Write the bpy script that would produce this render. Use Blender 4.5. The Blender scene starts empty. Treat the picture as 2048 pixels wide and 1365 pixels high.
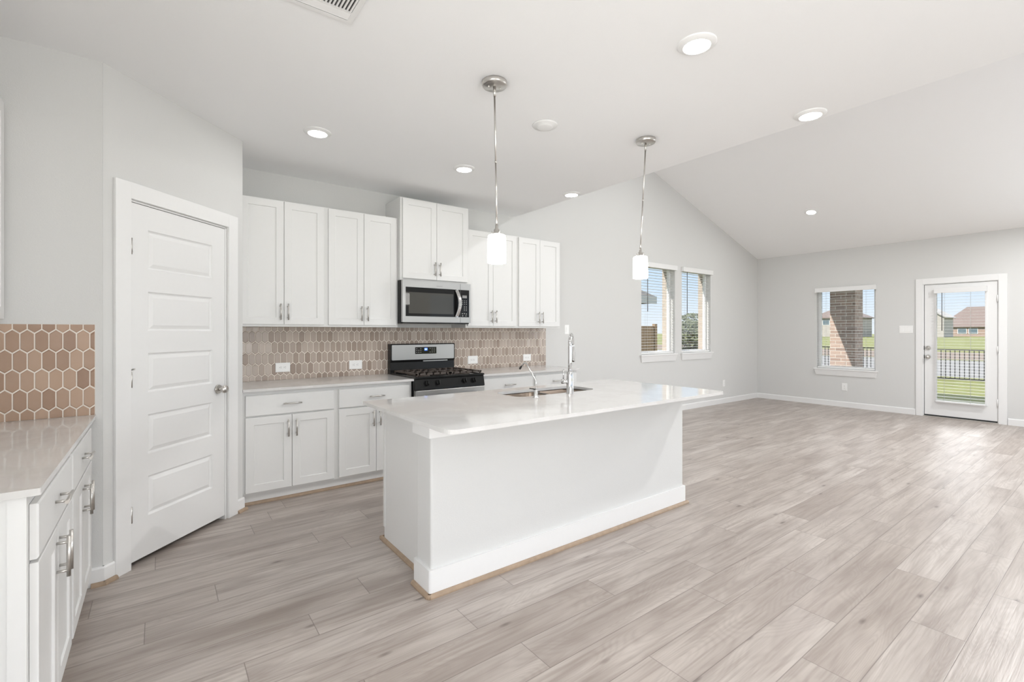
import bpy, bmesh, math, random
from mathutils import Vector, Matrix
from mathutils.geometry import tessellate_polygon
random.seed(7)
S = bpy.context.scene
COL = S.collection
PI = math.pi

# ------------------------------------------------------------------ camera
YAW = 0.6417
FPX = 945.38
CAM_Z = 1.3235
cam_data = bpy.data.cameras.new('camera')
cam_data.sensor_width = 36.0
cam_data.lens = FPX / 2048 * 36.0
cam_data.shift_y = -(682.5 - 663.58) / 2048
cam_data.clip_start = 0.02
cam_data.clip_end = 900
cam = bpy.data.objects.new('camera', cam_data)
cam.location = (0, 0, CAM_Z)
cam.rotation_euler = (PI / 2, 0, -YAW)
COL.objects.link(cam)
S.camera = cam

# ------------------------------------------------------------------ sky, sun, added fill lamps, exposure
S.view_settings.view_transform = 'Standard'
S.view_settings.look = 'None'
S.view_settings.gamma = 1.0
S.view_settings.use_curve_mapping = False
S.view_settings.exposure = 0.84
S.cycles.max_bounces = 12
S.cycles.diffuse_bounces = 8
S.cycles.glossy_bounces = 5
S.cycles.transparent_max_bounces = 24
S.cycles.use_denoising = True
S.cycles.sample_clamp_indirect = 6.0
S.cycles.caustics_reflective = False
S.cycles.caustics_refractive = False

SKY_STRENGTH = 0.63
SKY_GLARE = 5.5
SUN_STRENGTH = 4.3
SUN_DIR = Vector((0.80, -0.354, -1.0))           # travel direction of the light
FILL_W = 75.0                                      # base power of the added fill lamps
LAMP_W = 3.2                                      # each recessed lamp

world = bpy.data.worlds.new('sky')
S.world = world
world.use_nodes = True
wn = world.node_tree
wn.nodes.clear()
w_out = wn.nodes.new('ShaderNodeOutputWorld')
w_bg = wn.nodes.new('ShaderNodeBackground')
w_tc = wn.nodes.new('ShaderNodeTexCoord')
w_sep = wn.nodes.new('ShaderNodeSeparateXYZ')
w_rmp = wn.nodes.new('ShaderNodeValToRGB')
w_rmp.color_ramp.elements[0].position = 0.0
w_rmp.color_ramp.elements[0].color = (0.80, 0.87, 0.93, 1)
w_rmp.color_ramp.elements[1].position = 0.45
w_rmp.color_ramp.elements[1].color = (0.36, 0.56, 0.88, 1)
e_ = w_rmp.color_ramp.elements.new(0.10)
e_.color = (0.60, 0.77, 0.95, 1)
wn.links.new(w_tc.outputs['Generated'], w_sep.inputs[0])
wn.links.new(w_sep.outputs[2], w_rmp.inputs[0])
w_bg.inputs['Strength'].default_value = SKY_STRENGTH
# bright band added to the unseen +x sky to bring glare onto the floor
def w_math(op, a, b=None, clamp=False):
    nd = wn.nodes.new('ShaderNodeMath')
    nd.operation = op
    nd.use_clamp = clamp
    for k_, x_ in enumerate((a, b)):
        if isinstance(x_, (int, float)):
            nd.inputs[k_].default_value = x_
        elif x_ is not None:
            wn.links.new(x_, nd.inputs[k_])
    return nd.outputs[0]


w_lo = w_math('MULTIPLY', w_math('SUBTRACT', w_sep.outputs[2], 0.17), 12.0, True)
w_hi = w_math('MULTIPLY', w_math('SUBTRACT', 0.58, w_sep.outputs[2]), 7.0, True)
w_az = w_math('MULTIPLY', w_math('SUBTRACT', w_sep.outputs[0], 0.30), 3.0, True)
w_nz = wn.nodes.new('ShaderNodeTexNoise')
w_nz.inputs['Scale'].default_value = 3.0
w_nz.inputs['Detail'].default_value = 4.0
wn.links.new(w_tc.outputs['Generated'], w_nz.inputs['Vector'])
w_cl = w_math('MULTIPLY', w_math('MULTIPLY', w_lo, w_hi), w_math('MULTIPLY', w_az, w_math('ADD', 0.6, w_nz.outputs[0])))
w_mx = wn.nodes.new('ShaderNodeMix')
w_mx.data_type = 'RGBA'
w_mx.inputs[7].default_value = (SKY_GLARE, SKY_GLARE, SKY_GLARE, 1)
wn.links.new(w_cl, w_mx.inputs[0])
wn.links.new(w_rmp.outputs[0], w_mx.inputs[6])
wn.links.new(w_mx.outputs[2], w_bg.inputs[0])
wn.links.new(w_bg.outputs[0], w_out.inputs[0])

sun_d = bpy.data.lights.new('sun', 'SUN')
sun_d.energy = SUN_STRENGTH
sun_d.angle = math.radians(0.53)
sun_d.color = (1.0, 0.95, 0.88)
sun = bpy.data.objects.new('sun', sun_d)
sun.rotation_euler = SUN_DIR.to_track_quat('-Z', 'Y').to_euler()
sun.location = (0, 0, 12)
COL.objects.link(sun)


def area_light(name, loc, direction, sx, sy, power, color=(1, 1, 1), spread=PI, shape='RECTANGLE'):
    d = bpy.data.lights.new(name, 'AREA')
    d.shape = shape
    d.size = sx
    if shape in ('RECTANGLE', 'ELLIPSE'):
        d.size_y = sy
    d.energy = power
    d.color = color
    d.spread = spread
    o = bpy.data.objects.new(name, d)
    o.location = loc
    o.rotation_euler = Vector(direction).to_track_quat('-Z', 'Y').to_euler()
    COL.objects.link(o)
    return o


# fill lamps added outside unseen openings behind and beside the camera
for wx, k_, c_ in ((0.9, 0.82, (0.985, 0.99, 1.0)), (3.6, 0.02, (0.95, 0.975, 1.0)), (6.9, 0.02, (0.92, 0.96, 1.0))):
    area_light('fill_light', (wx, -3.45, 1.25), (0, 1, 1.0), 2.1, 2.1, FILL_W * k_, c_)
area_light('fill_light', (-1.75, 0.0, 1.30), (1, 0.0, 0.06), 2.6, 2.1, FILL_W * 1.3, (0.98, 0.99, 1.0))
area_light('fill_light', (9.90, -1.25, 1.25), (-1, -0.1, 0.05), 2.1, 2.1, FILL_W * 0.85, (0.86, 0.93, 1.0))

# ------------------------------------------------------------------ dimensions (metres; camera stands at x=0, y=0)
YB = 4.6525       # kitchen / gable wall
XR = 9.6225       # far right wall with the patio door
XL = -0.92        # wall behind the left counter
YR = 3.27         # short return wall with the left backsplash
YF = -3.2         # wall behind the camera
ZC = 2.7364       # flat ceiling
XE = 3.511        # edge of the flat ceiling
ZE = 2.775        # eave height of the vault
SL = 0.322        # slope of the vault
ZT = ZE + SL * (XR - XE)
ZCT = 0.89        # worktop height
PX0, PY0 = -0.235, 3.27      # pantry diagonal wall, start
PX1, PY1 = 0.497, 4.002      # end


# ------------------------------------------------------------------ mesh builder
class MB:
    def __init__(self):
        self.v = []
        self.f = []
        self.m = []
        self.s = []
        self.col = []

    def add(self, vs, fs, mi=0, smooth=False, col=None):
        b = len(self.v)
        self.v += [tuple(p) for p in vs]
        for f in fs:
            self.f.append([b + i for i in f])
            self.m.append(mi)
            self.s.append(smooth)
            self.col.append(col)
        return self

    def box(self, x0, x1, y0, y1, z0, z1, mi=0):
        x0, x1 = min(x0, x1), max(x0, x1)
        y0, y1 = min(y0, y1), max(y0, y1)
        z0, z1 = min(z0, z1), max(z0, z1)
        vs = [(x0, y0, z0), (x1, y0, z0), (x1, y1, z0), (x0, y1, z0), (x0, y0, z1), (x1, y0, z1), (x1, y1, z1), (x0, y1, z1)]
        return self.add(vs, [(0, 3, 2, 1), (4, 5, 6, 7), (0, 1, 5, 4), (1, 2, 6, 5), (2, 3, 7, 6), (3, 0, 4, 7)], mi)

    def rbox(self, x0, x1, y0, y1, z0, z1, r, axis='y', n=4, mi=0):
        """box with rounded corners in the plane across `axis`"""
        def rr(a0, a1, b0, b1):
            out = []
            for cx, cy, st in ((a1 - r, b1 - r, 0), (a0 + r, b1 - r, 1), (a0 + r, b0 + r, 2), (a1 - r, b0 + r, 3)):
                for k in range(n + 1):
                    t = (st + k / n) * PI / 2
                    out.append((cx + r * math.cos(t), cy + r * math.sin(t)))
            return out
        if axis == 'y':
            return self.prism(rr(x0, x1, z0, z1), y0, y1, 'y', mi)
        if axis == 'x':
            return self.prism(rr(y0, y1, z0, z1), x0, x1, 'x', mi)
        return self.prism(rr(x0, x1, y0, y1), z0, z1, 'z', mi)

    def prism(self, poly, a0, a1, axis='z', mi=0, holes=(), smooth_side=False):
        """extrude a 2-D polygon (with holes) along an axis"""
        def P(u, w, a):
            return (u, w, a) if axis == 'z' else ((u, a, w) if axis == 'y' else (a, u, w))
        loops = [list(poly)] + [list(h) for h in holes]
        flat = [p for l in loops for p in l]
        tris = tessellate_polygon([[Vector((p[0], p[1], 0)) for p in l] for l in loops])
        n = len(flat)
        vs = [P(p[0], p[1], a0) for p in flat] + [P(p[0], p[1], a1) for p in flat]
        fs = []
        if len(loops) == 1 and len(poly) <= 4:
            fs.append(list(range(n))[::-1])
            fs.append([n + i for i in range(n)])
        else:
            for t in tris:
                fs.append(list(t))
                fs.append([n + i for i in t])
        self.add(vs, fs, mi)
        b = 0
        for l in loops:
            k = len(l)
            self.add([P(p[0], p[1], a0) for p in l] + [P(p[0], p[1], a1) for p in l],
                     [(i, (i + 1) % k, k + (i + 1) % k, k + i) for i in range(k)], mi, smooth_side)
            b += k
        return self

    def cyl(self, p0, p1, r0, r1=None, n=16, mi=0, smooth=True, caps=True):
        r1 = r0 if r1 is None else r1
        p0, p1 = Vector(p0), Vector(p1)
        q = (p1 - p0).to_track_quat('Z', 'Y')
        vs = []
        for p, r in ((p0, r0), (p1, r1)):
            for k in range(n):
                t = 2 * PI * k / n
                vs.append(p + q @ Vector((r * math.cos(t), r * math.sin(t), 0)))
        self.add(vs, [(k, (k + 1) % n, n + (k + 1) % n, n + k) for k in range(n)], mi, smooth)
        if caps:
            self.add(vs[:n], [list(range(n))[::-1]], mi)
            self.add(vs[n:], [list(range(n))], mi)
        return self

    def tube(self, path, r, n=12, mi=0, caps=True):
        path = [Vector(p) for p in path]
        rs = r if isinstance(r, (list, tuple)) else [r] * len(path)
        up = None
        rings = []
        for i, p in enumerate(path):
            d = (path[min(i + 1, len(path) - 1)] - path[max(i - 1, 0)]).normalized()
            if up is None:
                up = d.orthogonal().normalized()
            up = (up - d * up.dot(d)).normalized()
            sd = d.cross(up)
            rings.append([p + (up * math.cos(2 * PI * k / n) + sd * math.sin(2 * PI * k / n)) * rs[i] for k in range(n)])
        vs = [q for g in rings for q in g]
        fs = [(a * n + k, a * n + (k + 1) % n, (a + 1) * n + (k + 1) % n, (a + 1) * n + k) for a in range(len(path) - 1) for k in range(n)]
        self.add(vs, fs, mi, True)
        if caps:
            self.add(rings[0], [list(range(n))[::-1]], mi)
            self.add(rings[-1], [list(range(n))], mi)
        return self

    def lathe(self, c, prof, n=32, mi=0, smooth=True, sx=1, sy=1):
        vs = []
        for r, z in prof:
            for k in range(n):
                t = 2 * PI * k / n
                vs.append((c[0] + sx * r * math.cos(t), c[1] + sy * r * math.sin(t), c[2] + z))
        fs = [(a * n + k, a * n + (k + 1) % n, (a + 1) * n + (k + 1) % n, (a + 1) * n + k) for a in range(len(prof) - 1) for k in range(n)]
        return self.add(vs, fs, mi, smooth)

    def rings(self, rings, mi=0, cap=True):
        """quads between successive 4-corner rings, last ring capped"""
        k = len(rings[0])
        vs = [p for r in rings for p in r]
        fs = [(a * k + i, a * k + (i + 1) % k, (a + 1) * k + (i + 1) % k, (a + 1) * k + i) for a in range(len(rings) - 1) for i in range(k)]
        if cap:
            fs.append([(len(rings) - 1) * k + i for i in range(k)])
        return self.add(vs, fs, mi)

    def xform(self, M):
        self.v = [tuple(M @ Vector(p)) for p in self.v]
        return self

    def build(self, name, mats, parent=None, bevel=0.0, weld=True, seg=2):
        me = bpy.data.meshes.new(name)
        me.from_pydata(self.v, [], self.f)
        mats = mats if isinstance(mats, (list, tuple)) else [mats]
        for m in mats:
            me.materials.append(m)
        me.polygons.foreach_set('material_index', self.m)
        me.polygons.foreach_set('use_smooth', self.s)
        if any(c is not None for c in self.col):
            at = me.attributes.new('tone', 'FLOAT_COLOR', 'CORNER')
            for p in me.polygons:
                c = self.col[p.index] or (0.5, 0.5, 0.5, 1)
                for li in p.loop_indices:
                    at.data[li].color = c
        if weld:
            bm = bmesh.new()
            bm.from_mesh(me)
            bmesh.ops.remove_doubles(bm, verts=bm.verts, dist=1e-5)
            bmesh.ops.recalc_face_normals(bm, faces=bm.faces)
            bm.to_mesh(me)
            bm.free()
        me.update()
        o = bpy.data.objects.new(name, me)
        COL.objects.link(o)
        if parent is not None:
            o.parent = parent
        if bevel > 0:
            b = o.modifiers.new('edges', 'BEVEL')
            b.width = bevel
            b.segments = seg
            b.limit_method = 'ANGLE'
            b.angle_limit = math.radians(40)
            b.harden_normals = False
        return o


def empty(name, loc=(0, 0, 0), rz=0.0):
    o = bpy.data.objects.new(name, None)
    o.empty_display_size = 0.05
    o.location = loc
    o.rotation_euler = (0, 0, rz)
    COL.objects.link(o)
    return o


def tag(o, label, cat, group=None):
    o['label'] = label
    o['category'] = cat
    if group:
        o['group'] = group
    return o


def struct(o, label=None):
    o['kind'] = 'structure'
    if label:
        o['label'] = label
    return o


def copy_tree(o, parent=None):
    c = o.copy()
    COL.objects.link(c)
    if parent is not None:
        c.parent = parent
    for ch in list(o.children):
        copy_tree(ch, c)
    return c


# ------------------------------------------------------------------ materials
class NT:
    def __init__(self, name):
        self.mat = bpy.data.materials.new(name)
        self.mat.use_nodes = True
        self.t = self.mat.node_tree
        self.b = self.t.nodes['Principled BSDF']
        self.out = self.t.nodes['Material Output']

    def n(self, kind, **kw):
        nd = self.t.nodes.new('ShaderNode' + kind)
        for k, v in kw.items():
            if k.startswith('i_'):
                key = k[2:]
                nd.inputs[int(key) if key.isdigit() else key.replace('_', ' ')].default_value = v
            else:
                setattr(nd, k, v)
        return nd

    def l(self, a, b):
        self.t.links.new(a, b)

    def math(self, op, a, b=None, clamp=False):
        nd = self.t.nodes.new('ShaderNodeMath')
        nd.operation = op
        nd.use_clamp = clamp
        for i, x in enumerate((a, b)):
            if x is None:
                continue
            if isinstance(x, (int, float)):
                nd.inputs[i].default_value = x
            else:
                self.l(x, nd.inputs[i])
        return nd.outputs[0]

    def mix(self, fac, a, b, blend='MIX'):
        nd = self.t.nodes.new('ShaderNodeMix')
        nd.data_type = 'RGBA'
        nd.blend_type = blend
        for i, x in ((0, fac), (6, a), (7, b)):
            if isinstance(x, (int, float)):
                nd.inputs[i].default_value = x
            elif isinstance(x, (tuple, list)):
                nd.inputs[i].default_value = (*x[:3], 1)
            else:
                self.l(x, nd.inputs[i])
        return nd.outputs[2]


def plain(name, c, rough=0.5, metal=0.0, noise=0.0, nscale=40.0, bump=0.0, coat=0.0, ior=None, aniso=0.0):
    m = NT(name)
    m.b.inputs['Base Color'].default_value = (*c, 1)
    m.b.inputs['Roughness'].default_value = rough
    m.b.inputs['Metallic'].default_value = metal
    if coat:
        m.b.inputs['Coat Weight'].default_value = coat
        m.b.inputs['Coat Roughness'].default_value = 0.08
    if ior:
        m.b.inputs['IOR'].default_value = ior
    tc = m.n('TexCoord')
    nz = m.n('TexNoise', i_Scale=nscale, i_Detail=4.0)
    m.l(tc.outputs['Object'], nz.inputs['Vector'])
    if noise:
        lo = tuple(x * (1 - noise) for x in c)
        hi = tuple(min(1, x * (1 + noise)) for x in c)
        m.l(m.mix(nz.outputs['Fac'], lo, hi), m.b.inputs['Base Color'])
    if bump:
        bp = m.n('Bump', i_Strength=bump, i_Distance=0.002)
        m.l(nz.outputs['Fac'], bp.inputs['Height'])
        m.l(bp.outputs[0], m.b.inputs['Normal'])
    return m.mat


M_WALL = plain('wall_paint', (0.655, 0.655, 0.645), 0.75, noise=0.015, nscale=180, bump=0.25)
M_CEIL_LIT = plain('ceiling_paint_lit', (0.91, 0.91, 0.91), 0.8, noise=0.012, nscale=220, bump=0.2)  # same ceiling paint, lightened: the vault's stronger light put into the colour
M_CEIL = plain('ceiling_paint', (0.87, 0.875, 0.88), 0.8, noise=0.012, nscale=220, bump=0.2)
M_TRIM = plain('trim_paint', (0.80, 0.80, 0.795), 0.35, noise=0.01)
M_CAB = plain('cabinet_paint', (0.73, 0.73, 0.72), 0.38, noise=0.01)
M_DOORP = plain('door_paint', (0.79, 0.79, 0.785), 0.40, noise=0.01)
M_SHOE = plain('shoe_wood', (0.36, 0.265, 0.185), 0.5, noise=0.25, nscale=30)
M_VINYL = plain('white_vinyl', (0.85, 0.86, 0.86), 0.35)
M_BLIND = plain('blind_slats', (0.78, 0.78, 0.775), 0.45)
M_CORD = plain('blind_wand', (0.10, 0.10, 0.10), 0.4)
M_LADDER = plain('blind_cord', (0.55, 0.55, 0.54), 0.8)
M_PLATE = plain('cover_plate', (0.86, 0.86, 0.85), 0.35)
M_SLOT = plain('outlet_slot', (0.06, 0.06, 0.06), 0.6)
M_CHROME = plain('chrome', (0.66, 0.66, 0.66), 0.10, 1.0)
M_NICKEL = plain('brushed_nickel', (0.62, 0.60, 0.57), 0.28, 1.0)
M_STEEL = plain('stainless', (0.47, 0.47, 0.465), 0.34, 1.0)
M_SINK = plain('sink_steel', (0.24, 0.195, 0.16), 0.30, 1.0)
M_BLACK = plain('black_enamel', (0.012, 0.012, 0.012), 0.18)
M_BLACKG = plain('black_glass', (0.010, 0.010, 0.010), 0.05)
M_BLACK.node_tree.nodes['Principled BSDF'].inputs['Specular IOR Level'].default_value = 0.28
M_IRON = plain('cast_iron', (0.075, 0.058, 0.048), 0.55, noise=0.2)
M_DARKIN = plain('dark_grille', (0.02, 0.02, 0.02), 0.9)  # near-black, used on the microwave's lower grille
M_WINDOWG = plain('oven_window', (0.062, 0.060, 0.053), 0.02)
for m_, v_ in ((M_WINDOWG, 0.4), (M_BLACKG, 0.3)):
    m_.node_tree.nodes['Principled BSDF'].inputs['Specular IOR Level'].default_value = v_
M_KEY = plain('key_print', (0.45, 0.45, 0.44), 0.5)
M_LOGO = plain('badge_print', (0.30, 0.30, 0.295), 0.5)
M_VENTD = plain('vent_dark', (0.10, 0.10, 0.10), 0.8)
M_RUBBER = plain('rubber_seal', (0.02, 0.02, 0.02), 0.7)
M_CONC = plain('concrete', (0.32, 0.31, 0.29), 0.9, noise=0.15, nscale=3)
M_ROAD = plain('path_gravel', (0.20, 0.195, 0.185), 0.95, noise=0.2, nscale=1.2)
M_DIRT = plain('bare_soil', (0.18, 0.135, 0.10), 0.95, noise=0.25, nscale=0.6)
M_LAWN = plain('lawn_grass', (0.155, 0.165, 0.036), 0.95, noise=0.35, nscale=2.5)
M_IRONF = plain('fence_black', (0.02, 0.02, 0.02), 0.5)
M_ROOF = plain('roof_shingle', (0.20, 0.155, 0.135), 0.9, noise=0.2, nscale=3)
M_SIDING = plain('pale_siding', (0.40, 0.375, 0.345), 0.85, noise=0.08, nscale=1)
M_FBRICK = plain('far_brick', (0.34, 0.25, 0.205), 0.9, noise=0.3, nscale=2)
M_FGLASS = plain('far_window', (0.12, 0.17, 0.20), 0.15)
M_LEAF = plain('leaves', (0.13, 0.145, 0.085), 0.8, noise=0.4, nscale=5)
M_BARK = plain('bark', (0.16, 0.12, 0.09), 0.9, noise=0.3)
M_DARKROOF = plain('dark_shingle', (0.10, 0.095, 0.09), 0.9, noise=0.2, nscale=4)
M_GRIND = plain('grey_fascia', (0.45, 0.46, 0.46), 0.7)


def emission_mat(name, c, s, base=(0.9, 0.9, 0.88)):
    m = NT(name)
    m.b.inputs['Base Color'].default_value = (*base, 1)
    m.b.inputs['Roughness'].default_value = 0.4
    m.b.inputs['Emission Color'].default_value = (*c, 1)
    m.b.inputs['Emission Strength'].default_value = s
    return m.mat


M_LENS = emission_mat('lamp_lens', (1.0, 0.985, 0.95), 12.0)
M_SHADE = emission_mat('lit_opal_glass', (1.0, 0.975, 0.93), 8.0)
M_DISPLAY = emission_mat('blue_display', (0.10, 0.25, 1.0), 0.9, (0.0, 0.0, 0.05))
M_DIGIT = emission_mat('display_digits', (0.7, 0.85, 1.0), 1.2)
M_LCD = emission_mat('grey_display', (0.20, 0.20, 0.19), 0.5, (0.1, 0.1, 0.1))


def quartz():
    m = NT('white_quartz')
    tc = m.n('TexCoord')
    nz = m.n('TexNoise', i_Scale=3.0, i_Detail=6.0, i_Distortion=1.5)
    m.l(tc.outputs['Object'], nz.inputs['Vector'])
    rmp = m.n('ValToRGB')
    rmp.color_ramp.elements[0].position = 0.47
    rmp.color_ramp.elements[0].color = (0.63, 0.62, 0.605, 1)
    rmp.color_ramp.elements[1].position = 0.53
    rmp.color_ramp.elements[1].color = (0.655, 0.645, 0.635, 1)
    m.l(nz.outputs['Fac'], rmp.inputs[0])
    m.l(rmp.outputs[0], m.b.inputs['Base Color'])
    m.b.inputs['Roughness'].default_value = 0.07
    return m.mat


M_QUARTZ = quartz()


def glass():
    m = NT('window_glass')
    tr = m.n('BsdfTransparent')
    gl = m.n('BsdfGlossy', i_Roughness=0.0)
    lw = m.n('LayerWeight', i_Blend=0.5)
    fr = m.math('ADD', 0.03, m.math('MULTIPLY', m.math('POWER', lw.outputs['Facing'], 5.0), 0.9))
    mx = m.n('MixShader')
    m.l(fr, mx.inputs[0])
    m.l(tr.outputs[0], mx.inputs[1])
    m.l(gl.outputs[0], mx.inputs[2])
    m.l(mx.outputs[0], m.out.inputs[0])
    return m.mat


M_GLASS = glass()


def tile_mat():
    m = NT('glazed_tile')
    at = m.n('Attribute', attribute_name='tone')
    tc = m.n('TexCoord')
    nz = m.n('TexNoise', i_Scale=28.0, i_Detail=5.0)
    m.l(tc.outputs['Object'], nz.inputs['Vector'])
    c = m.mix(m.math('MULTIPLY', nz.outputs['Fac'], 0.18), at.outputs['Color'], (0.52, 0.43, 0.36))
    m.l(c, m.b.inputs['Base Color'])
    m.b.inputs['Roughness'].default_value = 0.25
    bp = m.n('Bump', i_Strength=0.15, i_Distance=0.002)
    m.l(nz.outputs['Fac'], bp.inputs['Height'])
    m.l(bp.outputs[0], m.b.inputs['Normal'])
    return m.mat


M_TILE = tile_mat()
M_GROUT = plain('grout', (0.80, 0.74, 0.67), 0.8, noise=0.05)
PW, PL, PY_TOP = 0.1886, 1.2055, 3.473


def plank_mat():
    m = NT('oak_plank_floor')
    at = m.n('Attribute', attribute_name='tone')
    sep = m.n('SeparateColor')
    m.l(at.outputs['Color'], sep.inputs[0])
    uv = m.n('UVMap', uv_map='plank')
    su = m.n('SeparateXYZ')
    m.l(uv.outputs[0], su.inputs[0])
    U, V = su.outputs[0], su.outputs[1]
    tone, r2, r3 = sep.outputs[0], sep.outputs[1], sep.outputs[2]
    # shifted coordinates so that no two planks repeat
    cx = m.n('CombineXYZ')
    m.l(m.math('ADD', U, m.math('MULTIPLY', r2, 37.0)), cx.inputs[0])
    m.l(m.math('ADD', V, m.math('MULTIPLY', r3, 23.0)), cx.inputs[1])
    m.l(m.math('MULTIPLY', r2, 11.0), cx.inputs[2])

    def stretched(sx, sy, scale, detail, dist=0.0):
        mp = m.n('Mapping')
        mp.inputs['Scale'].default_value = (sx, sy, 1)
        m.l(cx.outputs[0], mp.inputs[0])
        nz = m.n('TexNoise', i_Scale=scale, i_Detail=detail, i_Distortion=dist)
        m.l(mp.outputs[0], nz.inputs['Vector'])
        return nz.outputs['Fac']
    def contrast(x, k):
        return m.math('ADD', 0.5, m.math('MULTIPLY', m.math('SUBTRACT', x, 0.5), k), True)
    fine = contrast(stretched(1.0, 30.0, 5.0, 6.0), 2.6)
    streak = contrast(stretched(0.9, 24.0, 2.2, 4.0, 0.4), 3.2)
    broad = stretched(1.0, 5.0, 1.6, 3.0, 0.6)
    # cathedral rings: bands of a smooth stretched field
    field = stretched(1.0, 6.0, 1.1, 1.0, 0.3)
    rings = m.math('ABSOLUTE', m.math('SINE', m.math('MULTIPLY', field, 88.0)))
    rings = m.math('POWER', rings, 3.0)
    # knots
    mpk = m.n('Mapping')
    mpk.inputs['Scale'].default_value = (1.15, 3.4, 1)
    m.l(cx.outputs[0], mpk.inputs[0])
    vo = m.n('TexVoronoi', i_Scale=1.75, i_Randomness=1.0)
    m.l(mpk.outputs[0], vo.inputs['Vector'])
    knot = m.n('MapRange', i_1=0.085, i_2=0.0)
    m.l(vo.outputs['Distance'], knot.inputs[0])
    halo = m.n('MapRange', i_1=0.24, i_2=0.0)
    m.l(vo.outputs['Distance'], halo.inputs[0])
    base = m.mix(tone, (0.40, 0.345, 0.305), (0.59, 0.54, 0.50))
    c = m.mix(m.math('MULTIPLY', m.math('SUBTRACT', broad, 0.34, True), 1.9, True), base, (0.235, 0.19, 0.165))
    c = m.mix(m.math('MULTIPLY', m.math('SUBTRACT', 1.0, fine), 0.16), c, (0.20, 0.155, 0.13))
    c = m.mix(m.math('MULTIPLY', m.math('SUBTRACT', streak, 0.42, True), 0.72), c, (0.21, 0.165, 0.14))
    c = m.mix(m.math('MULTIPLY', rings, 0.13), c, (0.18, 0.14, 0.115))
    c = m.mix(m.math('MULTIPLY', halo.outputs[0], 0.30), c, (0.20, 0.155, 0.13))
    c = m.mix(m.math('MULTIPLY', knot.outputs[0], 0.85), c, (0.075, 0.055, 0.045))
    # bevelled seams between boards
    du = m.math('MINIMUM', U, m.math('SUBTRACT', PL, U))
    dv = m.math('MINIMUM', V, m.math('SUBTRACT', PW, V))
    dist = m.math('MINIMUM', du, dv)
    seam = m.n('MapRange', i_1=0.0024, i_2=0.0006)
    m.l(dist, seam.inputs[0])
    c = m.mix(m.math('MULTIPLY', seam.outputs[0], 0.72), c, (0.12, 0.095, 0.08))
    m.l(c, m.b.inputs['Base Color'])
    rg = m.math('ADD', 0.30, m.math('MULTIPLY', fine, 0.14))
    m.l(rg, m.b.inputs['Roughness'])
    m.b.inputs['Specular IOR Level'].default_value = 0.8
    bp = m.n('Bump', i_Strength=0.12, i_Distance=0.002)
    m.l(m.math('SUBTRACT', fine, seam.outputs[0]), bp.inputs['Height'])
    m.l(bp.outputs[0], m.b.inputs['Normal'])
    return m.mat


M_FLOOR = plank_mat()


def brick_mat(name, c1, c2, mortar, axis='x'):
    """bricks 0.203 x 0.067 running round vertical faces"""
    m = NT(name)
    tc = m.n('TexCoord')
    sp = m.n('SeparateXYZ')
    m.l(tc.outputs['Object'], sp.inputs[0])
    cb = m.n('CombineXYZ')
    m.l(m.math('ADD', sp.outputs[0], sp.outputs[1]), cb.inputs[0])
    m.l(sp.outputs[2], cb.inputs[1])
    bk = m.n('TexBrick', i_Scale=1.0)
    bk.inputs['Color1'].default_value = (*c1, 1)
    bk.inputs['Color2'].default_value = (*c2, 1)
    bk.inputs['Mortar'].default_value = (*mortar, 1)
    bk.inputs['Mortar Size'].default_value = 0.006
    bk.inputs['Brick Width'].default_value = 0.205
    bk.inputs['Row Height'].default_value = 0.075
    bk.inputs['Bias'].default_value = -0.2
    m.l(cb.outputs[0], bk.inputs['Vector'])
    nz = m.n('TexNoise', i_Scale=14.0, i_Detail=4.0)
    m.l(tc.outputs['Object'], nz.inputs['Vector'])
    m.l(m.mix(m.math('MULTIPLY', nz.outputs['Fac'], 0.35), bk.outputs['Color'], c2), m.b.inputs['Base Color'])
    m.b.inputs['Roughness'].default_value = 0.9
    bp = m.n('Bump', i_Strength=0.6, i_Distance=0.006)
    m.l(m.math('SUBTRACT', 1.0, bk.outputs['Fac']), bp.inputs['Height'])
    m.l(bp.outputs[0], m.b.inputs['Normal'])
    return m.mat


M_BRICK = brick_mat('column_brick', (0.43, 0.315, 0.255), (0.23, 0.17, 0.145), (0.64, 0.60, 0.55))
M_CREAM = brick_mat('cream_brick', (0.46, 0.40, 0.345), (0.38, 0.32, 0.27), (0.50, 0.47, 0.43))


def woodfence_mat():
    m = NT('cedar_boards')
    tc = m.n('TexCoord')
    mp = m.n('Mapping')
    mp.inputs['Scale'].default_value = (7.0, 7.0, 0.6)
    m.l(tc.outputs['Object'], mp.inputs[0])
    nz = m.n('TexNoise', i_Scale=1.6, i_Detail=4.0)
    m.l(mp.outputs[0], nz.inputs['Vector'])
    m.l(m.mix(nz.outputs['Fac'], (0.20, 0.13, 0.07), (0.42, 0.29, 0.17)), m.b.inputs['Base Color'])
    m.b.inputs['Roughness'].default_value = 0.9
    return m.mat


M_CEDAR = woodfence_mat()

# ------------------------------------------------------------------ setting: floor
FIX = {-1: 0.501, 0: -0.016, 1: 0.805, 2: 0.945, 3: 0.234, 4: -0.05, 5: 0.853, 6: 0.561, 7: 0.273, 8: 1.137, 9: 0.623,
       10: 0.028, 11: 0.994, 12: 0.396, 13: 0.05, 14: 0.886, 15: 0.346, 16: 0.96}


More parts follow.
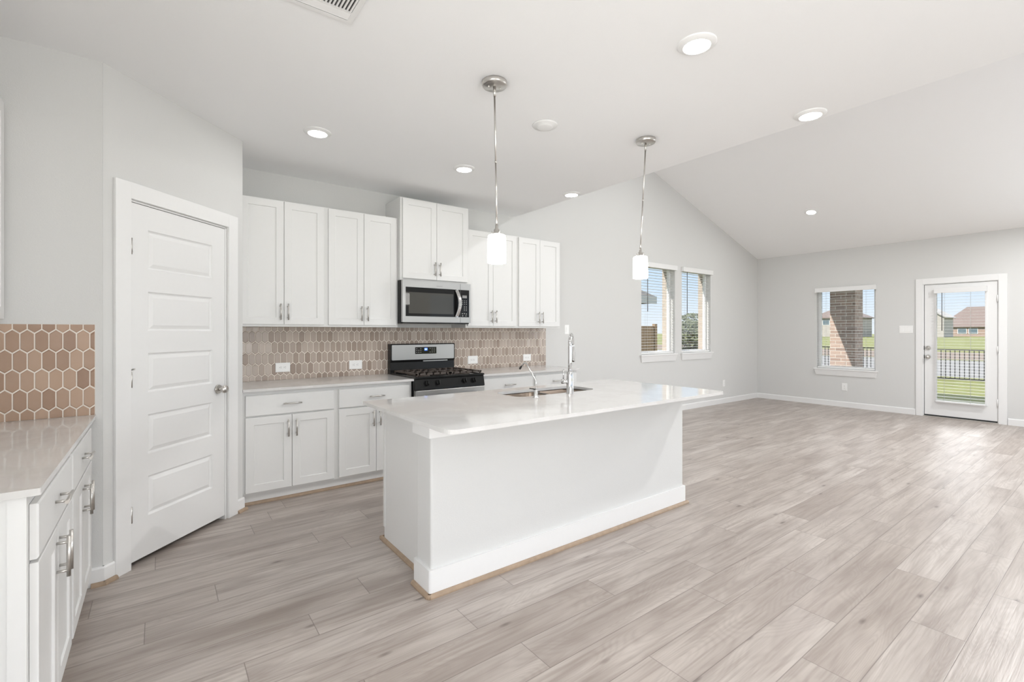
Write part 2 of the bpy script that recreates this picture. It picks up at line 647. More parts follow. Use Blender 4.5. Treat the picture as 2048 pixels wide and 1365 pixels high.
def make_floor():
    mb = MB()
    uvs = []
    i0 = -8
    i = i0
    while PY_TOP - PW * i > YF:
        y1 = PY_TOP - PW * i
        y0 = y1 - PW
        off = FIX.get(i, random.uniform(0, PL))
        k = math.floor((XL - off) / PL)
        while off + k * PL < XR:
            xa, xb = off + k * PL, off + (k + 1) * PL
            a, b = max(xa, XL - 0.02), min(xb, XR + 0.16)
            c, d = max(y0, YF - 0.1), min(y1, YB + 0.02)
            if b > a and d > c:
                t = min(1, max(0, random.gauss(0.5, 0.18)))
                mb.add([(a, c, 0), (b, c, 0), (b, d, 0), (a, d, 0)], [(0, 1, 2, 3)], 0, False, (t, random.random(), random.random(), 1))
                uvs += [(a - xa, c - y0), (b - xa, c - y0), (b - xa, d - y0), (a - xa, d - y0)]
            k += 1
        i += 1
    o = mb.build('floor', M_FLOOR, weld=False)
    ul = o.data.uv_layers.new(name='plank')
    for li, uv in enumerate(uvs):
        ul.data[li].uv = uv
    return struct(o, 'grey-brown wood-look plank floor')


make_floor()

# ------------------------------------------------------------------ setting: walls and ceilings
W1 = (5.97, 6.84, 0.962, 2.385)
W2 = (7.035, 7.915, 0.962, 2.385)
W4 = (-2.3, -0.2, 0.25, 2.4)  # likewise added out of view, in the right wall
W5 = (-1.2, 0.75, 0.25, 2.4)                # opening added in the left wall, unseen, for a fill lamp
W3 = (2.70, 3.585, 0.662, 2.085)            # y0,y1,z0,z1 in the right wall
D2 = (1.245, 2.088, 0.0, 2.066)             # patio door opening


def rect(h):
    return [(h[0], h[2]), (h[1], h[2]), (h[1], h[3]), (h[0], h[3])]


TW = 0.13
mb = MB()
gable = [(XL - TW, -0.02), (XR + TW, -0.02), (XR + TW, ZE - SL * TW + 0.02), (XE, ZT + 0.02), (XE, ZC + 0.03), (XL - TW, ZC + 0.03)]
mb.prism(gable, YB, YB + TW, 'y', holes=[rect(W1), rect(W2)])
struct(mb.build('wall_back', M_WALL), 'light grey gable wall behind the cabinets')
mb = MB()
vg = [(XL - TW, -0.15), (XR + TW + 0.1, -0.15), (XR + TW + 0.1, ZE), (XE, ZT), (XL - TW, ZT)]
grow = lambda h, e: (h[0] + e, h[1] - e, h[2] + e, h[3] - e)
mb.prism(vg, YB + TW + 0.015, YB + TW + 0.115, 'y', holes=[rect(grow(W1, 0.0)), rect(grow(W2, 0.0))])
struct(mb.build('wall_outside', M_CREAM), 'cream brick outside of the back wall')
mb = MB()
rw = [(YF - TW, -0.02), (YB + TW, -0.02), (YB + TW, ZE + 0.03), (YF - TW, ZE + 0.03)]
mb.prism(rw, XR, XR + TW, 'x', holes=[rect(W3), rect(W4), rect((D2[0], D2[1], -0.01, D2[3]))])
struct(mb.build('wall_right', M_WALL), 'light grey far wall with the glazed door')
mb = MB()
lw = [(YF - TW, -0.02), (YB, -0.02), (YB, ZC + 0.03), (YF - TW, ZC + 0.03)]
mb.prism(lw, XL - TW, XL, 'x', holes=[rect(W5)])
struct(mb.build('wall_left', M_WALL))
mb = MB()
fw = [(XL, -0.02), (XR, -0.02), (XR, ZE), (XE, ZT), (XE, ZC + 0.03), (XL, ZC + 0.03)]
BIG = [(-0.1, 1.95, 0.25, 2.4), (2.6, 4.65, 0.25, 2.4), (5.9, 7.95, 0.25, 2.4)]  # added openings, unseen, that let the rear fill lamps in
mb.prism(fw, YF - TW, YF, 'y', holes=[rect(h) for h in BIG])
struct(mb.build('wall_front', M_WALL))
# pantry box: return wall, diagonal wall (with door hole), return to the back wall
mb = MB().box(XL, PX0 - 0.001, YR, YR + 0.1, -0.02, ZC + 0.02)
struct(mb.build('wall_return', M_WALL), 'short grey wall behind the left worktop')
DL = (PX1 - PX0) * math.sqrt(2)
PD0, PD1, PDT = 0.147, 0.874, 2.058          # door opening along the diagonal
mb = MB()
mb.prism([(0, -0.02), (DL, -0.02), (DL, ZC + 0.02), (0, ZC + 0.02)], 0, 0.11, 'y', holes=[rect((PD0, PD1, -0.01, PDT))])
o = mb.build('wall_diagonal', M_WALL)
o.location = (PX0, PY0, 0)
o.rotation_euler = (0, 0, PI / 4)
struct(o, 'angled white wall around the pantry door')
mb = MB().box(PX1 - 0.11, PX1, PY1, YB, -0.02, ZC + 0.02)
struct(mb.build('wall_pantry', M_WALL))
mb = MB().box(XL - TW, XE, YF - TW, YB + 0.01, ZC, ZC + 0.12)
struct(mb.build('ceiling', M_CEIL), 'flat white kitchen ceiling')
mb = MB()
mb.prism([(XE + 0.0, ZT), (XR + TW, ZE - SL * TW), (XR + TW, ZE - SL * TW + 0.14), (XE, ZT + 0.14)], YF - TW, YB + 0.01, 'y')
struct(mb.build('ceiling_vault', M_CEIL_LIT), 'sloping white ceiling over the living area')
mb = MB().box(XE - 0.10, XE, YF - TW, YB + 0.01, ZC + 0.001, ZT + 0.14)
struct(mb.build('wall_bulkhead', M_CEIL))

# frames of the added, unseen openings behind the camera
for n, h in enumerate(BIG):
    r = MB()
    for a, b in ((h[0], h[0] + 0.06), (h[1] - 0.06, h[1]), ((h[0] + h[1]) / 2 - 0.03, (h[0] + h[1]) / 2 + 0.03)):
        r.box(a, b, YF - 0.11, YF - 0.05, h[2], h[3])
    r.box(h[0], h[1], YF - 0.11, YF - 0.05, h[2], h[2] + 0.06)
    r.box(h[0], h[1], YF - 0.11, YF - 0.05, h[3] - 0.06, h[3])
    struct(r.build('window_%d' % (n + 4), M_VINYL))

r = MB()
for a, b in ((W4[0], W4[0] + 0.06), (W4[1] - 0.06, W4[1]), ((W4[0] + W4[1]) / 2 - 0.03, (W4[0] + W4[1]) / 2 + 0.03)):
    r.box(XR + 0.05, XR + 0.11, a, b, W4[2], W4[3])
r.box(XR + 0.05, XR + 0.11, W4[0], W4[1], W4[2], W4[2] + 0.06)
r.box(XR + 0.05, XR + 0.11, W4[0], W4[1], W4[3] - 0.06, W4[3])
struct(r.build('window_7', M_VINYL))  # frame of the added opening in the right wall
r = MB()
for a, b in ((W5[0], W5[0] + 0.06), (W5[1] - 0.06, W5[1]), ((W5[0] + W5[1]) / 2 - 0.03, (W5[0] + W5[1]) / 2 + 0.03)):
    r.box(XL - 0.11, XL - 0.05, a, b, W5[2], W5[3])
r.box(XL - 0.11, XL - 0.05, W5[0], W5[1], W5[2], W5[2] + 0.06)
r.box(XL - 0.11, XL - 0.05, W5[0], W5[1], W5[3] - 0.06, W5[3])
struct(r.build('window_8', M_VINYL))  # frame of the added opening in the left wall

# baseboards and shoe moulding
BH, BT = 0.095, 0.014


def baseboard(name, p0, p1, nrm, wood=False, h=BH):
    p0, p1, nrm = Vector((*p0, 0)), Vector((*p1, 0)), Vector((*nrm, 0)).normalized()
    b = MB()
    prof = [(0, 0), (BT, 0), (BT, h - 0.010), (BT - 0.005, h), (0, h)]
    ra = [p0 + nrm * d + Vector((0, 0, z)) for d, z in prof]
    rb = [p1 + nrm * d + Vector((0, 0, z)) for d, z in prof]
    k = len(prof)
    b.add(ra + rb, [(i, (i + 1) % k, k + (i + 1) % k, k + i) for i in range(k)] + [list(range(k))[::-1], [k + i for i in range(k)]])
    o = b.build(name, M_TRIM)
    return struct(o)


def shoe_mb(b, p0, p1, nrm, r=0.018, h=0.02, mi=0):
    p0, p1, nrm = Vector((*p0, 0)), Vector((*p1, 0)), Vector((*nrm, 0)).normalized()
    prof = [(0, 0), (r, 0), (r, h * 0.35), (r * 0.8, h * 0.75), (r * 0.4, h), (0, h)]
    k = len(prof)
    ra = [p0 + nrm * d + Vector((0, 0, z)) for d, z in prof]
    rb = [p1 + nrm * d + Vector((0, 0, z)) for d, z in prof]
    b.add(ra + rb, [(i, (i + 1) % k, k + (i + 1) % k, k + i) for i in range(k)] + [list(range(k))[::-1], [k + i for i in range(k)]], mi)


DN = (1 / math.sqrt(2), -1 / math.sqrt(2))
dg = lambda t, off=0.0: (PX0 + t / math.sqrt(2) + DN[0] * off, PY0 + t / math.sqrt(2) + DN[1] * off)
baseboard('baseboard_back', (4.02, YB), (XR, YB), (0, -1))
baseboard('baseboard_right', (XR, 2.176), (XR, YB), (-1, 0))
baseboard('baseboard_right', (XR, YF), (XR, 1.156), (-1, 0))
baseboard('baseboard_return', (-0.30, YR), (PX0 + 0.006, YR), (0, -1))
baseboard('baseboard_diagonal', dg(-0.005), dg(0.058), DN)
baseboard('baseboard_diagonal', dg(0.965), dg(DL + 0.006), DN)
for nm, p0, p1, nr in (('trim_return', (-0.28, YR - BT), (PX0 + 0.012, YR - BT), (0, -1)),
                       ('trim_diagonal', dg(-0.012, BT), dg(0.058, BT), DN),
                       ('trim_diagonal', dg(0.965, BT), dg(DL + 0.02, BT), DN)):
    b = MB()
    shoe_mb(b, p0, p1, nr)
    struct(b.build(nm, M_SHOE))

# ------------------------------------------------------------------ pantry door
def pantry_door():
    root = empty('door_1', (PX0, PY0, 0), PI / 4)
    struct(root, 'white five-panel pantry door')
    # local: x along the wall, -y towards the room
    c = MB()
    cw, ct = 0.089, 0.018
    x0, x1, zt = PD0 - 0.004, PD1 + 0.004, PDT + 0.004
    c.box(x0 - cw, x0, -ct, 0, 0, zt + cw)
    c.box(x1, x1 + cw, -ct, 0, 0, zt + cw)
    c.box(x0, x1, -ct, 0, zt, zt + cw)
    c.build('casing', M_TRIM, root, bevel=0.002)
    j = MB()
    j.box(PD0 - 0.003, PD0 + 0.008, 0.0, 0.11, 0, PDT)
    j.box(PD1 - 0.012, PD1 + 0.003, 0.0, 0.11, 0, PDT)
    j.box(PD0, PD1, 0.0, 0.11, PDT - 0.008, PDT + 0.003)
    j.build('jamb', M_TRIM, root)
    # slab with five raised panels
    sx0, sx1, sz0, sz1 = PD0 + 0.010, PD1 - 0.0145, 0.030, PDT - 0.012
    yf, yb = 0.002, 0.037
    s = MB()
    pxa, pxb = sx0 + 0.107, sx1 - 0.112
    pz = [(1.9105 - 0.356 * k - 0.228, 1.9105 - 0.356 * k) for k in range(5)]
    s.add([(sx0, yf, sz0), (pxa, yf, sz0), (pxa, yf, sz1), (sx0, yf, sz1)], [(0, 1, 2, 3)])
    s.add([(pxb, yf, sz0), (sx1, yf, sz0), (sx1, yf, sz1), (pxb, yf, sz1)], [(0, 1, 2, 3)])
    zs = [sz0] + [z for p in pz[::-1] for z in p] + [sz1]
    for k in range(0, len(zs), 2):
        s.add([(pxa, yf, zs[k]), (pxb, yf, zs[k]), (pxb, yf, zs[k + 1]), (pxa, yf, zs[k + 1])], [(0, 1, 2, 3)])
    rr = lambda a, b, c_, d, y: [(a, y, c_), (b, y, c_), (b, y, d), (a, y, d)]
    for z0, z1 in pz:
        def ins(e, y):
            return rr(pxa + e, pxb - e, z0 + e, z1 - e, y)
        s.rings([ins(0, yf), ins(0.006, yf + 0.008), ins(0.012, yf + 0.0105), ins(0.034, yf + 0.002)])
    s.rings([rr(sx0, sx1, sz0, sz1, yf), rr(sx0, sx1, sz0, sz1, yb)])
    s.build('slab', M_DOORP, root)
    for z in (0.30, 1.055, 1.80):
        h = MB()
        h.cyl((PD0 + 0.006, -0.006, z - 0.045), (PD0 + 0.006, -0.006, z + 0.045), 0.006, n=10)
        h.box(PD0 + 0.006, PD0 + 0.012, -0.001, 0.004, z - 0.045, z + 0.045)
        h.build('hinge', M_NICKEL, root)
    hs = MB()                                     # small bumper pin above the middle hinge
    hs.cyl((PD0 + 0.006, -0.008, 1.11), (PD0 + 0.006, -0.03, 1.115), 0.004, n=8)
    hs.cyl((PD0 + 0.006, -0.008, 1.10), (PD0 + 0.006, -0.008, 1.03), 0.003, n=8)
    hs.build('hinge_stop', M_NICKEL, root)
    k = MB()
    kx, kz = sx1 - 0.060, 0.925
    k.cyl((kx, yf, kz), (kx, yf - 0.008, kz), 0.032, 0.030, n=28)
    k.cyl((kx, yf - 0.006, kz), (kx, yf - 0.036, kz), 0.011, n=16)
    prof = [(0.010, 0.030), (0.020, 0.036), (0.0265, 0.045), (0.0275, 0.052), (0.024, 0.061), (0.014, 0.066), (0.0, 0.067)]
    t = MB().lathe((0, 0, 0), prof, 28)
    t.xform(Matrix.Translation((kx, yf, kz)) @ Matrix.Rotation(PI / 2, 4, 'X'))
    b0 = len(k.v)
    k.add(t.v, t.f, 0, True)
    k.build('knob', M_NICKEL, root)
    # the dark closet floor strip below the slab stays visible through the gap
    return root


pantry_door()

# ------------------------------------------------------------------ cabinets
RAIL = 0.058


def shaker_mb(x0, x1, z0, z1, yf=0.0, t=0.019, rail=RAIL, rec=0.007):
    e = 0.0018
    R = lambda a, y: [(x0 + a, y, z0 + a), (x1 - a, y, z0 + a), (x1 - a, y, z1 - a), (x0 + a, y, z1 - a)]
    m = MB()
    m.rings([R(0, yf + t), R(0, yf + e), R(e, yf), R(rail, yf), R(rail + 0.003, yf + rec)])
    return m


def slab_front_mb(x0, x1, z0, z1, yf=0.0, t=0.019):
    e = 0.004
    R = lambda a, y: [(x0 + a, y, z0 + a), (x1 - a, y, z0 + a), (x1 - a, y, z1 - a), (x0 + a, y, z1 - a)]
    m = MB()
    m.rings([R(0, yf + t), R(0, yf + e), R(e, yf)])
    return m


def pull_mb(x, z, vertical=True, L=0.135, y=0.0):
    m = MB()
    so = 0.030
    h = L / 2
    if vertical:
        m.cyl((x, y - so, z - h), (x, y - so, z + h), 0.0058, n=14)
        for s in (-1, 1):
            m.cyl((x, y, z + s * (h - 0.020)), (x, y - so, z + s * (h - 0.020)), 0.0045, n=10)
    else:
        m.cyl((x - h, y - so, z), (x + h, y - so, z), 0.0058, n=14)
        for s in (-1, 1):
            m.cyl((x + s * (h - 0.020), y, z), (x + s * (h - 0.020), y - so, z), 0.0045, n=10)
    return m


def base_cabinet(loc, rz, w, depth, label, group, doors=True, left_reveal=0.020, right_reveal=0.019, end_panel=None, toe=0.06, shoe=True, open_front=False):
    """front plane of the doors at local y=0, wall at y=depth"""
    root = empty('base_cabinet', loc, rz)
    tag(root, label, 'cabinet', group)
    b = MB()
    fy = 0.020
    ft = ZCT - 0.0205
    b.box(0, w, fy + 0.0202, depth, 0.09, ft)
    # face frame
    b.box(0, left_reveal + 0.02, fy, fy + 0.02, 0.085, ft)
    b.box(w - right_reveal - 0.02, w, fy, fy + 0.02, 0.085, ft)
    xa_, xb_ = left_reveal + 0.02, w - right_reveal - 0.02
    b.box(xa_, xb_, fy, fy + 0.02, 0.825, ft)
    b.box(xa_, xb_, fy, fy + 0.02, 0.085, 0.115)
    b.box(xa_, xb_, fy, fy + 0.02, 0.66, 0.70)
    b.build('carcass', M_CAB, root, weld=False)
    t = MB().box(0, w, toe, depth, 0.0, 0.0895)
    t.build('toe_kick', M_CAB, root)
    if shoe:
        s = MB()
        shoe_mb(s, (0, toe), (w, toe), (0, -1))
        s.build('shoe_molding', M_SHOE, root)
    x0, x1 = left_reveal, w - right_reveal
    xm = (x0 + x1) / 2
    d = slab_front_mb(x0, x1, 0.681, 0.838).build('drawer', M_CAB, root)
    pull_mb(xm, 0.762, False).build('pull', M_NICKEL, d)
    for a, c, px in ((x0, xm - 0.0015, xm - 0.030), (xm + 0.0015, x1, xm + 0.030)):
        o = shaker_mb(a, c, 0.102, 0.671).build('door', M_CAB, root)
        pull_mb(px, 0.571, True).build('pull', M_NICKEL, o)
    return root


def upper_cabinet(loc, rz, w, depth, z0, z1, label, group, left_reveal=0.019, right_reveal=0.019, door_drop=0.018):
    root = empty('wall_cabinet', loc, rz)
    tag(root, label, 'cabinet', group)
    fy = 0.020
    b = MB()
    b.box(0, w, fy, depth, z0, z1)
    b.build('carcass', M_CAB, root, weld=False)
    x0, x1 = left_reveal, w - right_reveal
    xm = (x0 + x1) / 2
    dz0, dz1 = z0 + door_drop, z1 - 0.008
    for a, c, px in ((x0, xm - 0.0015, xm - 0.029), (xm + 0.0015, x1, xm + 0.029)):
        o = shaker_mb(a, c, dz0, dz1).build('door', M_CAB, root)
        pull_mb(px, dz0 + 0.105, True).build('pull', M_NICKEL, o)
    return root


YD = 4.030       # base door plane of the back run
YU = 4.325       # upper door plane of the back run
GB = 'base cabinets along the kitchen wall'
GU = 'wall cabinets above the kitchen worktop'
base_cabinet((0.499, YD, 0), 0, 0.688, YB - YD - 0.001, 'white base cabinet with drawer and two doors, next to the pantry door', GB)
base_cabinet((1.187, YD, 0), 0, 0.679, YB - YD - 0.001, 'white base cabinet with drawer and doors, partly hidden by island, left of the range', GB)
base_cabinet((2.634, YD, 0), 0, 0.680, YB - YD - 0.001, 'white base cabinet directly right of the range, mostly hidden behind island', GB)
base_cabinet((3.314, YD, 0), 0, 0.672, YB - YD - 0.001, 'white base cabinet at the right end of the kitchen run, behind the tall faucet', GB)
upper_cabinet((0.499, YU, 0), 0, 0.687, YB - YU - 0.001, 1.365, 2.424, 'white two-door wall cabinet touching the pantry wall corner', GU)
upper_cabinet((1.186, YU, 0), 0, 0.672, YB - YU - 0.001, 1.365, 2.424, 'white two-door wall cabinet left of the microwave', GU)
upper_cabinet((1.860, YU - 0.060, 0), 0, 0.765, YB - YU + 0.059, 1.822, 2.622, 'shorter raised white cabinet mounted directly above the microwave', GU)
upper_cabinet((2.627, YU, 0), 0, 0.687, YB - YU - 0.001, 1.365, 2.424, 'white two-door wall cabinet right of the microwave', GU)
upper_cabinet((3.314, YU, 0), 0, 0.672, YB - YU - 0.001, 1.365, 2.424, 'white two-door wall cabinet at the right end of the upper row', GU)

# left run (faces +x)
XD = -0.272
GL = 'cabinets on the left wall'
lc = base_cabinet((XD, 1.862, 0), PI / 2, 0.664, XD - XL - 0.001, 'white base cabinet nearest the camera at left edge, its bare side panel showing', GL, left_reveal=0.010)
base_cabinet((XD, 2.526, 0), PI / 2, 0.678, XD - XL - 0.001, 'white base cabinet on the left, between near cabinet and pantry wall', GL)
p = MB()
p.box(-0.012, 0.0, 0.020, XD - XL - 0.002, 0.0, ZCT - 0.0205)
p.box(-0.018, -0.0115, 0.020, 0.058, 0.0, ZCT - 0.0205)
p.build('side_panel', M_CAB, lc, weld=False)
f = MB().box(XD + 0.020 - 0.04, XD - 0.020, 3.2045, 3.2685, 0.085, ZCT - 0.0205)
XU = -0.59
upper_cabinet((XU, 2.50, 0), PI / 2, 0.752, XU - XL - 0.001, 1.365, 2.424, 'white wall cabinet whose edge shows at the left picture border above brown tiles', GL, right_reveal=0.002)

# ------------------------------------------------------------------ worktops
def rounded(pts, rad):
    """pts: list of (x,y); rad: list of radii"""
    out = []
    n = len(pts)
    for i in range(n):
        p, a, b = Vector(pts[i]), Vector(pts[i - 1]), Vector(pts[(i + 1) % n])
        r = rad[i]
        if r <= 0:
            out.append(tuple(p))
            continue
        u, v = (a - p).normalized(), (b - p).normalized()
        c = p + (u + v) * r
        for k in range(9):
            t = k / 8 * PI / 2
            out.append(tuple(c - v * r * math.cos(t) - u * r * math.sin(t)))
    return out


CTH = 0.020
ZC0 = ZCT - CTH
o = MB().prism(rounded([(0.499, 4.0), (1.872, 4.0), (1.872, YB - 0.001), (0.499, YB - 0.001)], [0, 0.004, 0, 0]), ZC0, ZCT).build('countertop', M_QUARTZ, bevel=0.0015)
tag(o, 'white quartz countertop between pantry wall and range', 'countertop', 'white quartz countertops')
o = MB().prism(rounded([(2.628, 4.0), (3.998, 4.0), (3.998, YB - 0.001), (2.628, YB - 0.001)], [0.004, 0.01, 0, 0]), ZC0, ZCT).build('countertop', M_QUARTZ, bevel=0.0015)
tag(o, 'white quartz countertop right of the range, below the right-hand outlets', 'countertop', 'white quartz countertops')
o = MB().prism(rounded([(XL + 0.001, 1.831), (-0.262, 1.831), (-0.262, YR - 0.001), (XL + 0.001, YR - 0.001)], [0, 0.006, 0, 0]), ZC0, ZCT).build('countertop', M_QUARTZ, bevel=0.0015)
tag(o, 'cream-toned quartz countertop at the left edge under brown tiles', 'countertop', 'white quartz countertops')

# island
IX0, IX1, IY0, IY1 = 1.012, 3.295, 1.815, 2.905
SX0, SX1, SY0, SY1 = 1.895, 2.645, 2.462, 2.765
SXM = 2.262
hole = rounded([(SX0, SY0), (SX1, SY0), (SX1, SY1), (SX0, SY1)], [0.085] * 4)
o = MB().prism(rounded([(IX0, IY0), (IX1, IY0), (IX1, IY1), (IX0, IY1)], [0.055, 0.055, 0.01, 0.01]), ZC0, ZCT, holes=[hole]).build('countertop', M_QUARTZ, bevel=0.0012)
tag(o, 'large white quartz island countertop with sink cut-out and rounded corners', 'countertop', 'white quartz countertops')


def island():
    root = empty('kitchen_island', (0, 0, 0))
    tag(root, 'white kitchen island with textured back wall, baseboard and wood shoe moulding', 'island')
    kx0, kx1, ky0, ky1 = 1.090, 3.246, 2.136, 2.300
    MB().rbox(kx0, kx1, ky0, ky1, 0, ZC0 - 0.0005, 0.012, 'z').build('knee_wall', M_WALL, root)
    # white apron board under the overhang, wrapping the ends
    a = MB()
    t = 0.018
    zb = ZC0 - 0.078
    a.box(kx0 - t, kx1 + t, ky0 - t, ky0, zb, ZC0 - 0.001)
    a.box(kx0 - t, kx0, ky0, ky1 + 0.012, zb, ZC0 - 0.001)
    a.box(kx1, kx1 + t, ky0, ky1, zb, ZC0 - 0.001)
    a.build('apron_trim', M_TRIM, root, weld=False)
    # baseboard wrapping the knee wall
    h = 0.133
    b = MB()
    out = rounded([(kx0 - 0.016, ky0 - 0.016), (kx1 + 0.016, ky0 - 0.016), (kx1 + 0.016, ky1), (kx0 - 0.016, ky1)], [0.014, 0.014, 0.001, 0.001])
    b.prism(out, 0.0, h, 'z')
    b.build('baseboard', M_TRIM, root, bevel=0.004)
    s = MB()
    y = ky0 - 0.016
    x = kx0 - 0.016
    shoe_mb(s, (x - 0.002, y), (kx1 + 0.03, y), (0, -1))
    shoe_mb(s, (x, y - 0.002), (x, ky1), (-1, 0))
    s.cyl((x + 0.001, y + 0.001, 0), (x + 0.001, y + 0.001, 0.020), 0.0175, 0.008, n=16)
    # shoe along the cabinet end
    shoe_mb(s, (1.146, ky1), (1.146, 2.915), (-1, 0))
    shoe_mb(s, (1.132, 2.915), (1.20, 2.915), (0, 1))
    s.build('shoe_molding', M_SHOE, root)
    e = MB()
    e.box(1.146, 1.160, ky1, 2.885, 0.0, ZC0 - 0.001)
    e.build('end_panel', M_CAB, root)
    e = MB()
    e.box(1.1405, 1.160, 2.868, 2.890, 0.09, ZC0 - 0.001)
    e.box(1.160, 3.23, 2.868, 2.890, 0.82, ZC0 - 0.001)
    e.box(1.160, 3.23, 2.868, 2.890, 0.09, 0.12)
    e.build('face_frame', M_CAB, root, weld=False)
    c = MB()                               # carcass around the sink: bottom, back, ends
    c.box(1.160, 3.23, ky1, ky1 + 0.02, 0.0, ZC0 - 0.001)
    c.box(3.21, 3.23, ky1 + 0.02, 2.868, 0.0, ZC0 - 0.001)
    c.box(1.160, 3.21, ky1 + 0.02, 2.82, 0.0, 0.10)
    c.build('carcass', M_CAB, root)
    n = 4
    for k in range(n):                     # doors on the aisle side
        w = (3.21 - 1.18) / n
        a0, a1 = 1.18 + k * w + 0.004, 1.18 + (k + 1) * w - 0.004
        d = shaker_mb(a0, a1, 0.12, 0.81)
        d.v = [(p[0], 2.910 - p[1], p[2]) for p in d.v]
        o = d.build('door', M_CAB, root)
        px = a1 - 0.03 if k % 2 == 0 else a0 + 0.03
        q = pull_mb(px, 0.70)
        q.v = [(p[0], 2.910 - p[1], p[2]) for p in q.v]
        q.build('pull', M_NICKEL, o)
    return root


island()


def sink():
    root = empty('kitchen_sink', ((SX0 + SX1) / 2, (SY0 + SY1) / 2, ZC0 - 0.2))
    tag(root, 'stainless double-bowl undermount sink set into the island', 'sink')
    ox, oy, oz = root.location
    zt = ZC0 - 0.001

    def bowl(x0, x1):
        m = MB()
        rg = []
        for e, z, r in ((-0.03, 0, 0.10), (-0.004, 0, 0.085), (0.0, -0.004, 0.085), (0.008, -0.14, 0.08), (0.02, -0.175, 0.07), (0.05, -0.188, 0.05)):
            pts = rounded([(x0 + e, SY0 - 0.006 + e), (x1 - e, SY0 - 0.006 + e), (x1 - e, SY1 + 0.006 - e), (x0 + e, SY1 + 0.006 - e)], [r] * 4)
            rg.append([(p[0] - ox, p[1] - oy, zt + z - oz) for p in pts])
        k = len(rg[0])
        vs = [p for r in rg for p in r]
        fs = [(a * k + i, a * k + (i + 1) % k, (a + 1) * k + (i + 1) % k, (a + 1) * k + i) for a in range(len(rg) - 1) for i in range(k)]
        m.add(vs, fs, 0, True)
        m.add(rg[-1], [list(range(k))])
        m.build('bowl', M_SINK, root)
        d = MB().lathe((((x0 + x1) / 2 - ox), 0, zt - 0.187 - oz), [(0.045, 0.0), (0.042, 0.003), (0.035, 0.001), (0.0, 0.001)], 24)
        d.build('drain', M_CHROME, root)
    bowl(SX0 - 0.006, SXM - 0.012)
    bowl(SXM + 0.012, SX1 + 0.006)
    r = MB().rbox(SXM - 0.014 - ox, SXM + 0.014 - ox, SY0 - oy + 0.0, SY1 - oy, zt - 0.03 - oz, zt - 0.012 - oz, 0.006, 'y')
    r.build('divider', M_STEEL, root)


sink()


def faucet():
    x, y = 2.305, 2.406
    root = empty('kitchen_faucet', (x, y, ZCT))
    tag(root, 'tall chrome pull-down faucet standing behind the sink on the island', 'faucet')
    MB().lathe((0, 0, 0), [(0, 0), (0.028, 0), (0.028, 0.004), (0.0255, 0.007), (0.024, 0.10), (0.0225, 0.150), (0.021, 0.153), (0.0, 0.153)], 28).build('body', M_CHROME, root)
    dv = Vector((0.76, 0.65, 0)).normalized()
    R = 0.085
    path = [(0, 0, 0.15), (0, 0, 0.22), (0, 0, 0.325)]
    for k in range(1, 13):
        t = k / 12 * PI * 0.95
        p = dv * (R - R * math.cos(t))
        path.append((p.x, p.y, 0.325 + R * math.sin(t)))
    MB().tube(path, 0.0135, 16).build('spout', M_CHROME, root)
    e = Vector(path[-1])
    d = (Vector(path[-1]) - Vector(path[-2])).normalized()
    MB().tube([e, e + d * 0.012, e + d * 0.03, e + d * 0.11, e + d * 0.13], [0.0138, 0.0150, 0.0155, 0.0185, 0.0175], 18).build('spray_head', M_CHROME, root)
    sd = Vector((-0.85, 0.53, 0)).normalized()
    h = MB()
    c = Vector((0, 0, 0.085))
    h.cyl(c, c + sd * 0.062, 0.016, n=20)
    h.cyl(c + sd * 0.060, c + sd * 0.064, 0.0162, 0.013, n=20)
    q = c + sd * 0.047
    h.cyl(q + Vector((0, 0, 0.012)), q + Vector((0, 0, 0.085)), 0.0048, 0.0042, n=12)
    h.build('lever', M_CHROME, root)


faucet()


def dispenser():
    x, y = 1.985, 2.395
    root = empty('water_dispenser', (x, y, ZCT))
    tag(root, 'small slim chrome filtered-water tap with black tip, left of tall faucet', 'faucet')
    MB().lathe((0, 0, 0), [(0, 0), (0.022, 0), (0.022, 0.003), (0.013, 0.006), (0.013, 0.045), (0.010, 0.050), (0.0, 0.050)], 24).build('body', M_CHROME, root)
    path = [(0, 0, 0.05), (0, 0, 0.10), (0, 0.004, 0.112), (0, 0.085, 0.205), (0, 0.096, 0.216), (0, 0.108, 0.222), (0, 0.120, 0.221), (0, 0.132, 0.214), (0, 0.158, 0.192)]
    s = MB().tube(path, 0.0048, 12).build('spout', M_CHROME, root)
    MB().tube([(0, 0.156, 0.194), (0, 0.164, 0.186), (0, 0.172, 0.178)], [0.006, 0.0075, 0.007], 12).build('tip', M_RUBBER, s)
    MB().tube([(0, 0.0, 0.048), (-0.004, 0.012, 0.054), (-0.012, 0.05, 0.056)], [0.006, 0.004, 0.003], 10).build('lever', M_BLACK, root)


dispenser()

# ------------------------------------------------------------------ backsplashes
def clip(poly, x0, x1, z0, z1):
    def cut(pl, f, g):
        o = []
        for i in range(len(pl)):
            a, b = pl[i - 1], pl[i]
            fa, fb = f(a), f(b)
            if (fa >= 0) != (fb >= 0):
                t = fa / (fa - fb)
                o.append((a[0] + (b[0] - a[0]) * t, a[1] + (b[1] - a[1]) * t))
            if fb >= 0:
                o.append(b)
        return o
    for f in (lambda p: p[0] - x0, lambda p: x1 - p[0], lambda p: p[1] - z0, lambda p: z1 - p[1]):
        poly = cut(poly, f, None)
        if len(poly) < 3:
            return []
    return poly


